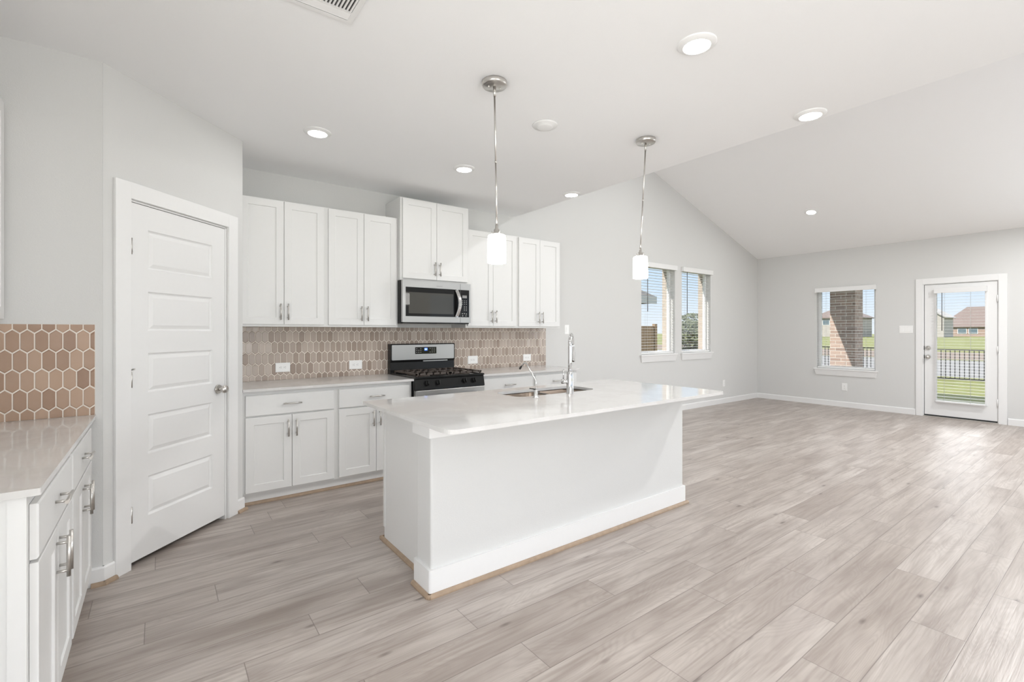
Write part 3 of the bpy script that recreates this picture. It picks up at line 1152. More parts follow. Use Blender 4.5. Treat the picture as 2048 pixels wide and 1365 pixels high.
def backsplash(y, x0, x1, z0, z1, pitch, rowp, cx, tipz, palette, label, skip=()):
    """vertical pointed hexagon tiles on a wall facing -y"""
    mb = MB()
    mb.box(x0, x1, y - 0.006, y - 0.0006, z0, z1, 1)
    g = 0.0025
    tip = 0.0215
    st = rowp - tip
    for r in range(-1, 9):
        zb = tipz - r * rowp                 # bottom tip of the row
        sh = 0 if r % 2 == 0 else pitch / 2
        k = math.floor((x0 - cx) / pitch) - 2
        while cx + k * pitch + sh - pitch < x1:
            c = cx + k * pitch + sh
            k += 1
            hw = pitch / 2 - g
            s = tip * (hw / (pitch / 2))
            zlo, zhi = zb + tip + g * 0.3, zb + tip + st - g * 0.3
            hexp = [(c, zlo - s + g * 0.5), (c + hw, zlo), (c + hw, zhi), (c, zhi + s - g * 0.5), (c - hw, zhi), (c - hw, zlo)]
            pl = clip(hexp, x0 + 0.0005, x1 - 0.0005, z0 + 0.0005, z1 - 0.0005)
            if len(pl) < 3:
                continue
            w = max(p[0] for p in pl) - min(p[0] for p in pl)
            h = max(p[1] for p in pl) - min(p[1] for p in pl)
            if w < 0.004 or h < 0.004:
                continue
            mx = sum(p[0] for p in pl) / len(pl)
            mz = sum(p[1] for p in pl) / len(pl)
            e = 1 - 0.0022 / max(0.006, min(w, h) / 2)
            tl = (random.gauss(0, 0.012), random.gauss(0, 0.012))
            yy = lambda p, d: y - d - (p[0] - mx) * tl[0] - (p[1] - mz) * tl[1]
            base = [(p[0], y - 0.0058, p[1]) for p in pl]
            top = [(mx + (p[0] - mx) * e, yy(p, 0.0092), mz + (p[1] - mz) * e) for p in pl]
            n = len(pl)
            col = (*palette(random.random(), (c - x0) / (x1 - x0)), 1)
            mb.add(base + top, [(i, (i + 1) % n, n + (i + 1) % n, n + i) for i in range(n)] + [[n + i for i in range(n)]], 0, False, col)
    o = mb.build('tile_backsplash', [M_TILE, M_GROUT], weld=False)
    bm = bmesh.new()
    bm.from_mesh(o.data)
    bmesh.ops.recalc_face_normals(bm, faces=bm.faces)
    bm.to_mesh(o.data)
    bm.free()
    return tag(o, label, 'backsplash', 'pointed hexagon tile backsplashes')


def pal(r, t):
    dark, light = (0.30, 0.18, 0.118), (0.48, 0.33, 0.235)
    return tuple(a + (b - a) * r for a, b in zip(dark, light))


def pal_b(r, t):
    dark, light = (0.29, 0.222, 0.178), (0.47, 0.395, 0.340)
    return tuple(a + (b - a) * r for a, b in zip(dark, light))


backsplash(YR, XL + 0.001, -0.266, ZCT, 1.360, 0.0508, 0.097, -0.2858, 1.3135, pal, 'brown hexagon tile backsplash above the left countertop')
backsplash(YB, 0.499, 4.019, ZCT, 1.3645, 0.0508, 0.097, 0.827, 1.3135, pal_b, 'long taupe hexagon tile backsplash behind the range')

# ------------------------------------------------------------------ cover plates
def plate(kind, loc, rz, label, cat, group=None, w=0.115, h=0.075, devices=2, vertical=False, style='outlet'):
    """local: wall plane y=0, room side -y"""
    root = empty(kind, loc, rz)
    tag(root, label, cat, group)
    p = MB()
    e = 0.003
    R = lambda a, y: [(-w / 2 + a, y, -h / 2 + a), (w / 2 - a, y, -h / 2 + a), (w / 2 - a, y, h / 2 - a), (-w / 2 + a, y, h / 2 - a)]
    p.rings([R(0, 0), R(0, -0.002), R(e, -0.005)])
    p.build('cover_plate', M_PLATE, root)
    if style == 'outlet':
        ctr = [(-0.018, 0), (0.018, 0)] if not vertical else [(0, 0.018), (0, -0.018)]
        for cx, cz in ctr:
            s = MB()
            s.rbox(cx - 0.014, cx + 0.014, -0.0065, -0.0045, cz - 0.014, cz + 0.014, 0.004, 'y')
            o = s.build('receptacle', M_PLATE, root)
            q = MB()
            for a, b in ((-0.006, 0.002), (0.006, 0.002)):
                if vertical:
                    q.box(cx + a - 0.001, cx + a + 0.001, -0.0068, -0.0060, cz - 0.002, cz + 0.007)
                else:
                    q.box(cx - 0.002, cx + 0.007, -0.0068, -0.0060, cz + a - 0.001, cz + a + 0.001)
            if vertical:
                q.cyl((cx, -0.0060, cz - 0.008), (cx, -0.0068, cz - 0.008), 0.0025, n=8)
            else:
                q.cyl((cx - 0.008, -0.0060, cz), (cx - 0.008, -0.0068, cz), 0.0025, n=8)
            q.build('slot', M_SLOT, o)
    elif style == 'switch':
        for k in range(devices):
            cx = (k - (devices - 1) / 2) * 0.046
            s = MB()
            s.rings([[(cx - 0.0165, -0.0048, -0.033), (cx + 0.0165, -0.0048, -0.033), (cx + 0.0165, -0.0048, 0.033), (cx - 0.0165, -0.0048, 0.033)],
                     [(cx - 0.0155, -0.0090, -0.032), (cx + 0.0155, -0.0090, -0.032), (cx + 0.0155, -0.0055, 0.032), (cx - 0.0155, -0.0055, 0.032)]])
            s.build('rocker', M_PLATE, root)
    elif style == 'rocker':
        s = MB().rbox(-0.016, 0.016, -0.0085, -0.0048, -0.033, 0.033, 0.002, 'y')
        s.build('rocker', M_PLATE, root)
    return root


GO = 'white cover plates on walls'
TB = YB - 0.0092
plate('power_outlet', (0.894, TB, 1.001), 0, 'white double outlet on tiles, nearest the pantry door', 'outlet', GO, 0.122, 0.084)
plate('power_outlet', (1.550, TB, 0.998), 0, 'white double outlet on tiles just left of the range', 'outlet', GO, 0.128, 0.086)
plate('power_outlet', (2.903, TB, 0.997), 0, 'white double outlet on tiles just right of the range', 'outlet', GO, 0.135, 0.092)
plate('power_outlet', (3.704, TB, 0.997), 0, 'white outlet on the grey tiles near the end of the backsplash', 'outlet', GO, 0.124, 0.084)
plate('light_switch', (4.395, YB, 1.350), 0, 'white single switch plate on wall right of the last wall cabinet', 'switch', GO, 0.080, 0.125, style='rocker')
plate('power_outlet', (8.358, YB, 0.368), 0, 'white low wall outlet on the gable wall past the two windows', 'outlet', GO, 0.075, 0.120, vertical=True)
plate('power_outlet', (XR, 3.147, 0.352), PI * 1.5, 'white low wall outlet below the window on the far right wall', 'outlet', GO, 0.080, 0.130, vertical=True)
plate('light_switch', (XR, 2.297, 1.357), PI * 1.5, 'white triple rocker switch plate beside the patio door', 'switch', GO, 0.172, 0.120, devices=3, style='switch')

# ------------------------------------------------------------------ microwave
def microwave():
    x0, x1, z0, z1, yf, yb = 1.862, 2.622, 1.402, 1.8205, 4.235, YB - 0.01
    root = empty('microwave_oven', ((x0 + x1) / 2, (yf + yb) / 2, z0))
    tag(root, 'stainless over-range microwave with black glass door and curved handle', 'microwave')
    ox, oy, oz = root.location
    L = lambda m: m.xform(Matrix.Translation((-ox, -oy, -oz)))
    L(MB().box(x0, x1, yf + 0.035, yb, z0, z1)).build('body', M_BLACK, root, bevel=0.002)
    # steel front: door frame and control column frame
    xd = 2.497
    m = MB()
    hole = [(1.893, z0 + 0.068), (xd + 0.0, z0 + 0.068), (xd + 0.0, z1 - 0.066), (1.893, z1 - 0.066)]
    m.prism([(x0, z0 + 0.012), (xd, z0 + 0.012), (xd, z1), (x0, z1)], yf, yf + 0.034, 'y', holes=[[(1.893, z0 + 0.070), (xd - 0.0005, z0 + 0.070), (xd - 0.0005, z1 - 0.066), (1.893, z1 - 0.066)]])
    dr = L(m).build('door', M_STEEL, root, bevel=0.0015)
    g = MB().rbox(1.892, xd - 0.0002, yf + 0.001, yf + 0.03, z0 + 0.069, z1 - 0.065, 0.006, 'y')
    L(g).build('door_glass', M_BLACKG, dr)
    w = MB().rbox(1.925, 2.415, yf - 0.0005, yf + 0.004, z0 + 0.098, z1 - 0.115, 0.006, 'y')
    L(w).build('window', M_WINDOWG, dr)
    h = MB()
    pts = []
    n = 14
    for k in range(n + 1):
        t = k / n
        z = z0 + 0.076 + t * (z1 - z0 - 0.150)
        b = math.sin(PI * t)
        pts.append((2.452 + 0.020 * b, yf - 0.014 - 0.034 * b, z))
    sec = lambda p: [(p[0] - 0.020, p[1] + 0.004, p[2]), (p[0] - 0.012, p[1] - 0.006, p[2]), (p[0] + 0.012, p[1] - 0.006, p[2]), (p[0] + 0.020, p[1] + 0.004, p[2]), (p[0], p[1] + 0.008, p[2])]
    rg = [sec(p) for p in pts]
    h.rings(rg)
    h.add(rg[0], [(0, 1, 2, 3, 4)])
    for p in (pts[0], pts[-1]):
        h.box(p[0] - 0.012, p[0] + 0.012, p[1] - 0.004, yf + 0.002, p[2] - 0.008, p[2] + 0.008)
    L(h).build('handle', M_CHROME, dr)
    c = MB()
    c.prism([(xd + 0.002, z0 + 0.012), (x1, z0 + 0.012), (x1, z1), (xd + 0.002, z1)], yf, yf + 0.034, 'y', holes=[[(xd + 0.0025, z0 + 0.070), (x1 - 0.018, z0 + 0.070), (x1 - 0.018, z1 - 0.066), (xd + 0.0025, z1 - 0.066)]])
    cp = L(c).build('control_frame', M_STEEL, root, bevel=0.0015)
    k = MB().box(xd + 0.002, x1 - 0.0175, yf + 0.001, yf + 0.03, z0 + 0.0695, z1 - 0.0655)
    L(k).build('control_panel', M_BLACKG, cp)
    d = MB().box(2.522, 2.576, yf - 0.0003, yf + 0.002, z1 - 0.150, z1 - 0.122)
    L(d).build('display', M_LCD, cp)
    keys = []
    for r, zz in enumerate((0.178, 0.196, 0.214, 0.236, 0.250, 0.264, 0.278)):
        for cx in (2.522, 2.546, 2.570):
            if r > 2 and cx == 2.522:
                continue
            keys.append((cx, zz, 0.0022))
    for cx, zz in ((2.522, 0.312), (2.546, 0.310), (2.570, 0.314), (2.526, 0.334), (2.566, 0.334)):
        keys.append((cx, zz, 0.004))
    for cx, zz, e in keys:
        L(MB().box(cx - 0.005, cx + 0.005, yf - 0.0003, yf + 0.0012, z1 - zz - e, z1 - zz + e)).build('key', M_KEY, cp)
    v = MB().box(x0 + 0.02, x1 - 0.02, yf + 0.006, yf + 0.05, z0 - 0.001, z0 + 0.0115)
    L(v).build('vent_grille', M_DARKIN, root)
    L(MB().rbox(2.222, 2.290, yf - 0.0006, yf + 0.001, z1 - 0.0465, z1 - 0.0395, 0.003, 'y')).build('badge', M_LOGO, dr)
    # underside hood lamp/filters
    u = MB()
    for a in (1.90, 2.28):
        u.box(a, a + 0.28, yf + 0.10, yb - 0.08, z0 - 0.002, z0 + 0.001)
    L(u).build('filter', M_STEEL, root)


def text_mesh(body, size, mat):
    cu = bpy.data.curves.new('lettering', 'FONT')
    cu.body = body
    cu.size = size
    cu.extrude = 0.0002
    cu.align_x = 'CENTER'
    cu.align_y = 'CENTER'
    tmp = bpy.data.objects.new('lettering', cu)
    COL.objects.link(tmp)
    dg_ = bpy.context.evaluated_depsgraph_get()
    me = bpy.data.meshes.new_from_object(tmp.evaluated_get(dg_))
    bpy.data.objects.remove(tmp)
    o = bpy.data.objects.new('lettering', me)
    me.materials.clear()
    me.materials.append(mat)
    COL.objects.link(o)
    return o


microwave()

# ------------------------------------------------------------------ range
def gas_range():
    x0, x1 = 1.8745, 2.6255
    yf, yb = 3.975, YB - 0.012
    root = empty('gas_range', ((x0 + x1) / 2, (yf + yb) / 2, 0))
    tag(root, 'black and stainless freestanding gas range with cast iron grates', 'range')
    ox, oy = root.location.x, root.location.y
    L = lambda m: m.xform(Matrix.Translation((-ox, -oy, 0)))
    zc = 0.893
    L(MB().box(x0, x1, yf + 0.045, yb, 0.03, zc)).build('body', M_BLACK, root, bevel=0.002)
    # cooktop pan with raised rim
    c = MB()
    R = lambda e, z: [(x0 + e, yf + 0.005 + e, z), (x1 - e, yf + 0.005 + e, z), (x1 - e, yb - 0.1 - e, z), (x0 + e, yb - 0.1 - e, z)]
    c.rings([R(0, zc - 0.004), R(0, zc + 0.010), R(0.006, zc + 0.014), R(0.018, zc + 0.013), R(0.035, zc + 0.003)])
    L(c).build('cooktop', M_BLACK, root)
    # burners
    for bx, by, r in ((2.03, 4.12, 0.045), (2.03, 4.40, 0.038), (2.47, 4.12, 0.050), (2.47, 4.40, 0.036), (2.25, 4.26, 0.042)):
        b = MB().lathe((bx, by, zc + 0.003), [(r * 1.25, 0), (r * 1.2, 0.010), (r * 0.9, 0.013), (r * 0.85, 0.020), (0, 0.021)], 24)
        L(b).build('burner', M_IRON, root)
    # grates: two heavy continuous frames with fingers
    for a0, a1 in ((x0 + 0.018, (x0 + x1) / 2 - 0.004), ((x0 + x1) / 2 + 0.004, x1 - 0.018)):
        g = MB()
        zt0, zt1 = zc + 0.026, zc + 0.040
        ya, yz = yf + 0.030, yb - 0.125
        t = 0.014
        g.box(a0, a1, ya, ya + t, zt0, zt1)
        g.box(a0, a1, yz - t, yz, zt0, zt1)
        g.box(a0, a0 + t, ya, yz, zt0, zt1)
        g.box(a1 - t, a1, ya, yz, zt0, zt1)
        xm, ym = (a0 + a1) / 2, (ya + yz) / 2
        g.box(a0, a1, ym - t / 2, ym + t / 2, zt0, zt1)
        for q in range(5):
            xx = a0 + (a1 - a0) * (q + 0.5) / 5
            g.box(xx - 0.007, xx + 0.007, ya, ya + 0.095, zt0, zt1)
            g.box(xx - 0.007, xx + 0.007, ym - 0.07, ym + 0.07, zt0, zt1)
            g.box(xx - 0.007, xx + 0.007, yz - 0.095, yz, zt0, zt1)
        for fx in (a0 + 0.01, a1 - 0.01):
            for fy in (ya + 0.01, yz - 0.01):
                g.cyl((fx, fy, zc + 0.004), (fx, fy, zt0), 0.007, 0.010, n=10)
        L(g).build('grate', M_IRON, root, weld=False)
    # sloping control panel
    p = MB()
    p.prism([(yf + 0.046, 0.782), (yf - 0.004, 0.784), (yf - 0.002, 0.800), (yf + 0.016, 0.880), (yf + 0.020, zc - 0.004), (yf + 0.046, zc - 0.004)], x0, x1, 'x')
    cp = L(p).build('control_panel', M_BLACK, root, bevel=0.003)
    nv = Vector((0, -1.0, 0.2)).normalized()
    for kx in (1.990, 2.104, 2.250, 2.394, 2.500):
        if kx == 2.250:
            continue
        base = Vector((kx, yf + 0.006, 0.843))
        k = MB()
        k.cyl(base, base + nv * 0.006, 0.030, 0.029, n=24)
        k.cyl(base + nv * 0.005, base + nv * 0.028, 0.0235, 0.0205, n=24)
        up = Vector((0, 0.2, 1)).normalized()
        a = base + nv * 0.036
        k.tube([a - up * 0.022, a + up * 0.022], 0.006, 8)
        L(k).build('knob', M_BLACK, root)
    # oven door with steel skin, window and bar handle
    d = MB().box(x0 + 0.003, x1 - 0.003, yf, yf + 0.044, 0.215, 0.779)
    dr = L(d).build('oven_door', M_STEEL, root, bevel=0.003)
    L(MB().rbox(x0 + 0.08, x1 - 0.08, yf - 0.002, yf + 0.01, 0.30, 0.66, 0.01, 'y')).build('oven_window', M_BLACKG, dr)
    h = MB()
    h.cyl((x0 + 0.05, yf - 0.045, 0.725), (x1 - 0.05, yf - 0.045, 0.725), 0.012, n=16)
    for xx in (x0 + 0.09, x1 - 0.09):
        h.cyl((xx, yf, 0.725), (xx, yf - 0.045, 0.725), 0.009, n=12)
    L(h).build('door_handle', M_STEEL, dr)
    L(MB().box(x0 + 0.003, x1 - 0.003, yf, yf + 0.044, 0.05, 0.208)).build('storage_drawer', M_STEEL, root, bevel=0.003)
    # back guard
    g = MB()
    gy = yb - 0.075
    g.prism([(gy + 0.006, zc - 0.03), (yb, zc - 0.03), (yb, 1.196), (gy + 0.012, 1.196), (gy + 0.002, 1.188), (gy + 0.002, 1.03), (gy + 0.016, 1.005)], x0 + 0.004, x1 - 0.004, 'x')
    bg = L(g).build('backguard', M_BLACK, root, bevel=0.002)
    s = MB().rbox(x0 + 0.016, x1 - 0.016, gy - 0.004, gy + 0.006, 1.030, 1.186, 0.010, 'y')
    L(s).build('backguard_panel', M_STEEL, bg, bevel=0.0015)
    e = MB().rbox(2.145, 2.392, gy - 0.0055, gy + 0.002, 1.088, 1.160, 0.004, 'y')
    L(e).build('clock_panel', M_BLACKG, bg)
    L(MB().box(2.251, 2.286, gy - 0.0062, gy, 1.122, 1.150)).build('clock_display', M_DISPLAY, bg)
    tx = text_mesh('8:01', 0.017, M_DIGIT)
    tx.name = 'clock_digits'
    tx.parent = bg
    tx.location = (2.2685 - ox, gy - 0.0066 - oy, 1.136)
    tx.rotation_euler = (PI / 2, 0, 0)
    for bx in (2.163, 2.186, 2.209, 2.318, 2.342, 2.366):
        for bz in (1.106, 1.126, 1.144):
            if (bx, bz) in ((2.186, 1.144), (2.318, 1.126)):
                continue
            L(MB().box(bx - 0.006, bx + 0.006, gy - 0.0058, gy, bz - 0.002, bz + 0.002)).build('key', M_KEY, bg)
    v = MB().box(2.24, 2.53, gy + 0.0005, gy + 0.012, 1.008, 1.018)
    L(v).build('vent_slot', M_STEEL, bg)


gas_range()

# ------------------------------------------------------------------ ceiling fixtures
def downlight(x, y, z, label, tilt=None, lit=True):
    root = empty('recessed_light', (x, y, z))
    tag(root, label, 'ceiling light', 'round recessed ceiling lights')
    if tilt:
        root.rotation_euler = (0, tilt, 0)
    t = MB().lathe((0, 0, 0), [(0.092, 0.0), (0.092, -0.004), (0.088, -0.007), (0.068, -0.016), (0.064, -0.016), (0.063, -0.012)], 48)
    t.build('trim_ring', M_TRIM, root)
    l = MB().lathe((0, 0, 0), [(0.064, -0.013), (0.045, -0.0165), (0.02, -0.018), (0.0, -0.018)], 48)
    l.build('lens', M_LENS, root)
    d = bpy.data.lights.new('lamp', 'AREA')
    d.shape = 'DISK'
    d.size = 0.125
    d.energy = LAMP_W * ((12.0 if y < 2 else 1.4) if tilt else (0.50 if y < 2 else 0.34))
    d.color = (0.99, 0.995, 1.0)
    o = bpy.data.objects.new('lamp', d)
    o.location = (0, 0, -0.020)
    o.parent = root
    COL.objects.link(o)
    return root


LX = (0.900, 2.115, 3.392)
downlight(LX[1], 1.315, ZC, 'largest lit recessed light, top right of the ceiling above the camera side')
downlight(LX[2], 1.300, ZC, 'lit recessed light hugging the edge of the flat ceiling, beside the vault')
downlight(LX[0], 3.503, ZC, 'lit recessed light above the pantry door side of the kitchen')
downlight(LX[1], 3.523, ZC, 'lit recessed light above the range, between cabinets and first pendant')
downlight(LX[2], 3.520, ZC, 'lit recessed light near where flat ceiling meets the gable wall')
downlight(LX[0], 1.310, ZC, 'lit recessed light overhead near the camera, left')
VT = math.atan(SL)
for vx, vy, lb in ((8.25, 3.15, 'small lit recessed light on the sloping vault ceiling'),
                   (8.25, 0.30, 'lit recessed light on the near part of the vault'),
                   (5.60, 3.15, 'lit recessed light high on the vault, hidden behind the flat ceiling'),
                   (5.60, 0.30, 'lit recessed light high on the vault near the camera')):
    downlight(vx, vy, ZE + SL * (XR - vx), lb, tilt=VT)

sm = MB().lathe((0, 0, 0), [(0.0, -0.001), (0.086, -0.001), (0.088, -0.004), (0.082, -0.010), (0.060, -0.013), (0.056, -0.018), (0.046, -0.022), (0.0, -0.024)][::-1], 48)
o = sm.build('smoke_detector', M_TRIM)
o.location = (2.114, 2.452, ZC)
tag(o, 'unlit white round disc on the ceiling between the two pendants', 'smoke detector')


def pendant(x, y, dx, zb, label):
    root = empty('pendant_light', (x, y, ZC))
    tag(root, label, 'pendant light', 'pendants above the island')
    c = MB().lathe((0, 0, 0), [(0.0, -0.001), (0.070, -0.001), (0.071, -0.004), (0.071, -0.022), (0.067, -0.027), (0.060, -0.026), (0.057, -0.028), (0.0, -0.029)][::-1], 40)
    can = c.build('canopy', M_NICKEL, root)
    for s in (-1, 1):
        MB().cyl((s * 0.032, -0.01 * s, -0.026), (s * 0.032, -0.01 * s, -0.037), 0.0045, n=10).build('screw', M_NICKEL, can)
    top = Vector((0, 0, -0.028))
    bot = Vector((dx, 0, zb + 0.215 - ZC))
    r = MB()
    r.cyl(top, top + (bot - top) * 0.07, 0.009, 0.0075, n=14)
    r.cyl(top + (bot - top) * 0.07, top + (bot - top) * 0.54, 0.0052, n=12)
    r.cyl(top + (bot - top) * 0.535, top + (bot - top) * 0.55, 0.0064, n=12)
    r.cyl(top + (bot - top) * 0.545, bot, 0.0052, n=12)
    r.build('stem', M_NICKEL, root)
    f = MB().lathe((dx, 0, zb - ZC), [(0.0, 0.222), (0.008, 0.220), (0.010, 0.195), (0.017, 0.190), (0.019, 0.172), (0.030, 0.168), (0.031, 0.160), (0.0, 0.160)], 24)
    for k in range(3):
        t = k * 2 * PI / 3 + 0.4
        f.cyl((dx + 0.028 * math.cos(t), 0.028 * math.sin(t), zb + 0.164 - ZC), (dx + 0.028 * math.cos(t), 0.028 * math.sin(t), zb + 0.182 - ZC), 0.003, n=8)
    f.build('socket', M_NICKEL, root)
    s = MB().lathe((dx, 0, zb - ZC), [(0.012, 0.160), (0.040, 0.160), (0.048, 0.156), (0.051, 0.148), (0.0525, 0.004), (0.051, 0.0), (0.048, 0.002), (0.047, 0.146), (0.038, 0.153), (0.012, 0.154)], 40)
    s.build('shade', M_SHADE, root)
    b = MB().lathe((dx, 0, zb - ZC), [(0.0, 0.035), (0.015, 0.040), (0.026, 0.058), (0.029, 0.075), (0.024, 0.098), (0.013, 0.125), (0.012, 0.155)], 24)
    b.build('bulb', M_LENS, root)
    return root


pendant(1.520, 2.200, 0.016, 1.712, 'nearer nickel pendant with white glass cylinder shade over island left half')
pendant(2.868, 2.195, -0.062, 1.710, 'farther nickel pendant with white glass shade, in front of the left window')


def ceiling_vent():
    root = empty('ceiling_vent', (0.56, 2.035, ZC))
    tag(root, 'white louvred air vent on the ceiling at the top edge', 'vent')
    hx, hy = 0.149, 0.147
    fr = MB()
    b = 0.028
    fr.rings([[(-hx, -hy, 0), (hx, -hy, 0), (hx, hy, 0), (-hx, hy, 0)],
              [(-hx, -hy, -0.004), (hx, -hy, -0.004), (hx, hy, -0.004), (-hx, hy, -0.004)],
              [(-hx + 0.006, -hy + 0.006, -0.009), (hx - 0.006, -hy + 0.006, -0.009), (hx - 0.006, hy - 0.006, -0.009), (-hx + 0.006, hy - 0.006, -0.009)],
              [(-hx + b, -hy + b, -0.009), (hx - b, -hy + b, -0.009), (hx - b, hy - b, -0.009), (-hx + b, hy - b, -0.009)],
              [(-hx + b, -hy + b, -0.001), (hx - b, -hy + b, -0.001), (hx - b, hy - b, -0.001), (-hx + b, hy - b, -0.001)]], cap=False)
    fr.build('frame', M_TRIM, root)
    MB().box(-hx + b, hx - b, -hy + b, hy - b, -0.0012, -0.0004).build('backing', M_VENTD, root)
    s = MB()
    y = hy - b - 0.006
    for k in range(4):
        yy = y - k * 0.013
        s.add([(-hx + b, yy, -0.0085), (hx - b, yy, -0.0085), (hx - b, yy - 0.0080, -0.003), (-hx + b, yy - 0.0080, -0.003)], [(0, 1, 2, 3)])
        s.add([(-hx + b, yy, -0.0095), (hx - b, yy, -0.0095), (hx - b, yy - 0.0080, -0.004), (-hx + b, yy - 0.0080, -0.004)], [(3, 2, 1, 0)])
    y1 = y - 4 * 0.013
    s.box(-hx + b, hx - b, y1 - 0.004, y1 + 0.004, -0.009, -0.003)
    s.build('long_louver', M_TRIM, root)
    s = MB()
    n = 16
    for k in range(n):
        xx = -hx + b + 0.010 + k * (2 * hx - 2 * b - 0.016) / (n - 1)
        s.box(xx - 0.0035, xx + 0.0035, -hy + b, y1 - 0.004, -0.009, -0.0035)
    s.build('cross_louver', M_TRIM, root)


ceiling_vent()

# ------------------------------------------------------------------ windows, blinds, patio door
def window_unit(n, wall, h, label):
    """wall 'back': along x at y=YB ; wall 'right': along y at x=XR"""
    a0, a1, z0, z1 = h
    w = a1 - a0
    if wall == 'back':
        root = empty('window_%d' % n, (a0, YB, z0), 0)
    else:
        root = empty('window_%d' % n, (XR, a1, z0), -PI / 2)
    struct(root, label)
    H = z1 - z0
    fr = MB()
    d0, d1, f = 0.085, 0.128, 0.042
    fr.box(0, f, d0, d1, 0, H)
    fr.box(w - f, w, d0, d1, 0, H)
    fr.box(f, w - f, d0, d1, 0, f)
    fr.box(f, w - f, d0, d1, H - f, H)
    fr.build('window_frame', M_VINYL, root, bevel=0.003)
    g = MB().box(f, w - f, 0.112, 0.115, f, H - f)
    g.build('glass', M_GLASS, root)
    s = MB()
    s.box(-0.04, w + 0.04, -0.038, 0.0, -0.022, 0.0)
    s.box(0.001, w - 0.001, 0.0, d0, -0.0215, 0.002)
    s.build('window_sill', M_TRIM, root, bevel=0.004)
    a = MB()
    e = 0.025
    zt, zb = -0.022, -0.118
    a.rings([[(-0.030, -0.030, zt), (w + 0.030, -0.030, zt), (w + 0.030, 0, zt), (-0.030, 0, zt)],
             [(e - 0.030, -0.014, zb), (w - e + 0.030, -0.014, zb), (w - e + 0.030, 0, zb), (e - 0.030, 0, zb)]])
    a.add([(-0.030, -0.030, zt), (w + 0.030, -0.030, zt), (w + 0.030, 0, zt), (-0.030, 0, zt)], [(0, 1, 2, 3)])
    a.build('window_apron', M_TRIM, root)
    return root


def blind(loc, rz, w, H, label, wand=True, wand_x=0.115, wand_len=0.62, val=0.078, valproj=0.045, face=0.0, ladders=(0.19, 0.81), depth=(0.016, 0.056), pitch=0.0445, vx=0.014, wand_mat=None, tilt=0.0):
    """local: x across, y into the wall (0 = wall face), z from the sill up"""
    root = empty('window_blind', loc, rz)
    tag(root, label, 'blinds', 'white horizontal blinds')
    v = MB()
    v.box(-vx, w + vx, -valproj, -valproj + 0.010, H - 0.058, H - 0.058 + val)
    v.box(-vx, -vx + 0.008, -valproj + 0.010, face, H - 0.058, H - 0.058 + val)
    v.box(w + vx - 0.008, w + vx, -valproj + 0.010, face, H - 0.058, H - 0.058 + val)
    v.build('valance', M_BLIND, root, bevel=0.003)
    v = MB().box(0.004, w - 0.004, depth[0], depth[1], H - 0.048, H - 0.006)
    v.build('headrail', M_BLIND, root)
    s = MB()
    z = 0.050
    y0, y1 = depth
    ym = (y0 + y1) / 2
    while z < H - 0.055:
        t = 0.0020
        dz = math.tan(tilt) * (y1 - y0) / 2
        # gently crowned slat
        vs = []
        for x in (0.006, w - 0.006):
            vs += [(x, y0, z - dz), (x, ym, z + 0.0009), (x, y1, z + dz), (x, y1, z + dz + t), (x, ym, z + 0.0009 + t), (x, y0, z - dz + t)]
        s.add(vs, [(i, (i + 1) % 6, 6 + (i + 1) % 6, 6 + i) for i in range(6)] + [tuple(range(6))[::-1], tuple(range(6, 12))])
        z += pitch
    s.build('slats', M_BLIND, root, weld=False)
    b = MB().box(0.006, w - 0.006, y0, y1, 0.004, 0.030)
    b.build('bottom_rail', M_BLIND, root, bevel=0.004)
    for q in ladders:
        l = MB()
        for yy in (y0 - 0.001, y1 + 0.001):
            l.cyl((w * q, yy, 0.02), (w * q, yy, H - 0.05), 0.0011, n=6)
        l.build('ladder_cord', M_LADDER, root)
    if wand:
        q = MB().cyl((wand_x, -0.012, H - 0.05), (wand_x, -0.012, H - 0.05 - wand_len), 0.0045, 0.0055, n=8)
        q.build('wand', wand_mat or M_CORD, root)
    return root


window_unit(1, 'back', W1, 'left window of the pair in the gable wall')
window_unit(2, 'back', W2, 'right window of the pair in the gable wall')
window_unit(3, 'right', W3, 'window facing the brick column in the far right wall')
for h, lb in ((W1, 'open white blind in the left gable-wall window, partly behind a pendant shade'), (W2, 'open white blind in the right gable-wall window, near room corner')):
    blind((h[0], YB, h[2] + 0.003), 0, h[1] - h[0], h[3] - h[2], lb, wand_x=0.14, wand_len=0.70)
blind((XR, W3[1], W3[2] + 0.003), -PI / 2, W3[1] - W3[0], W3[3] - W3[2], 'open white blind in the far wall window, brick column behind it', wand=False, ladders=(0.16, 0.5, 0.84), depth=(0.014, 0.052))


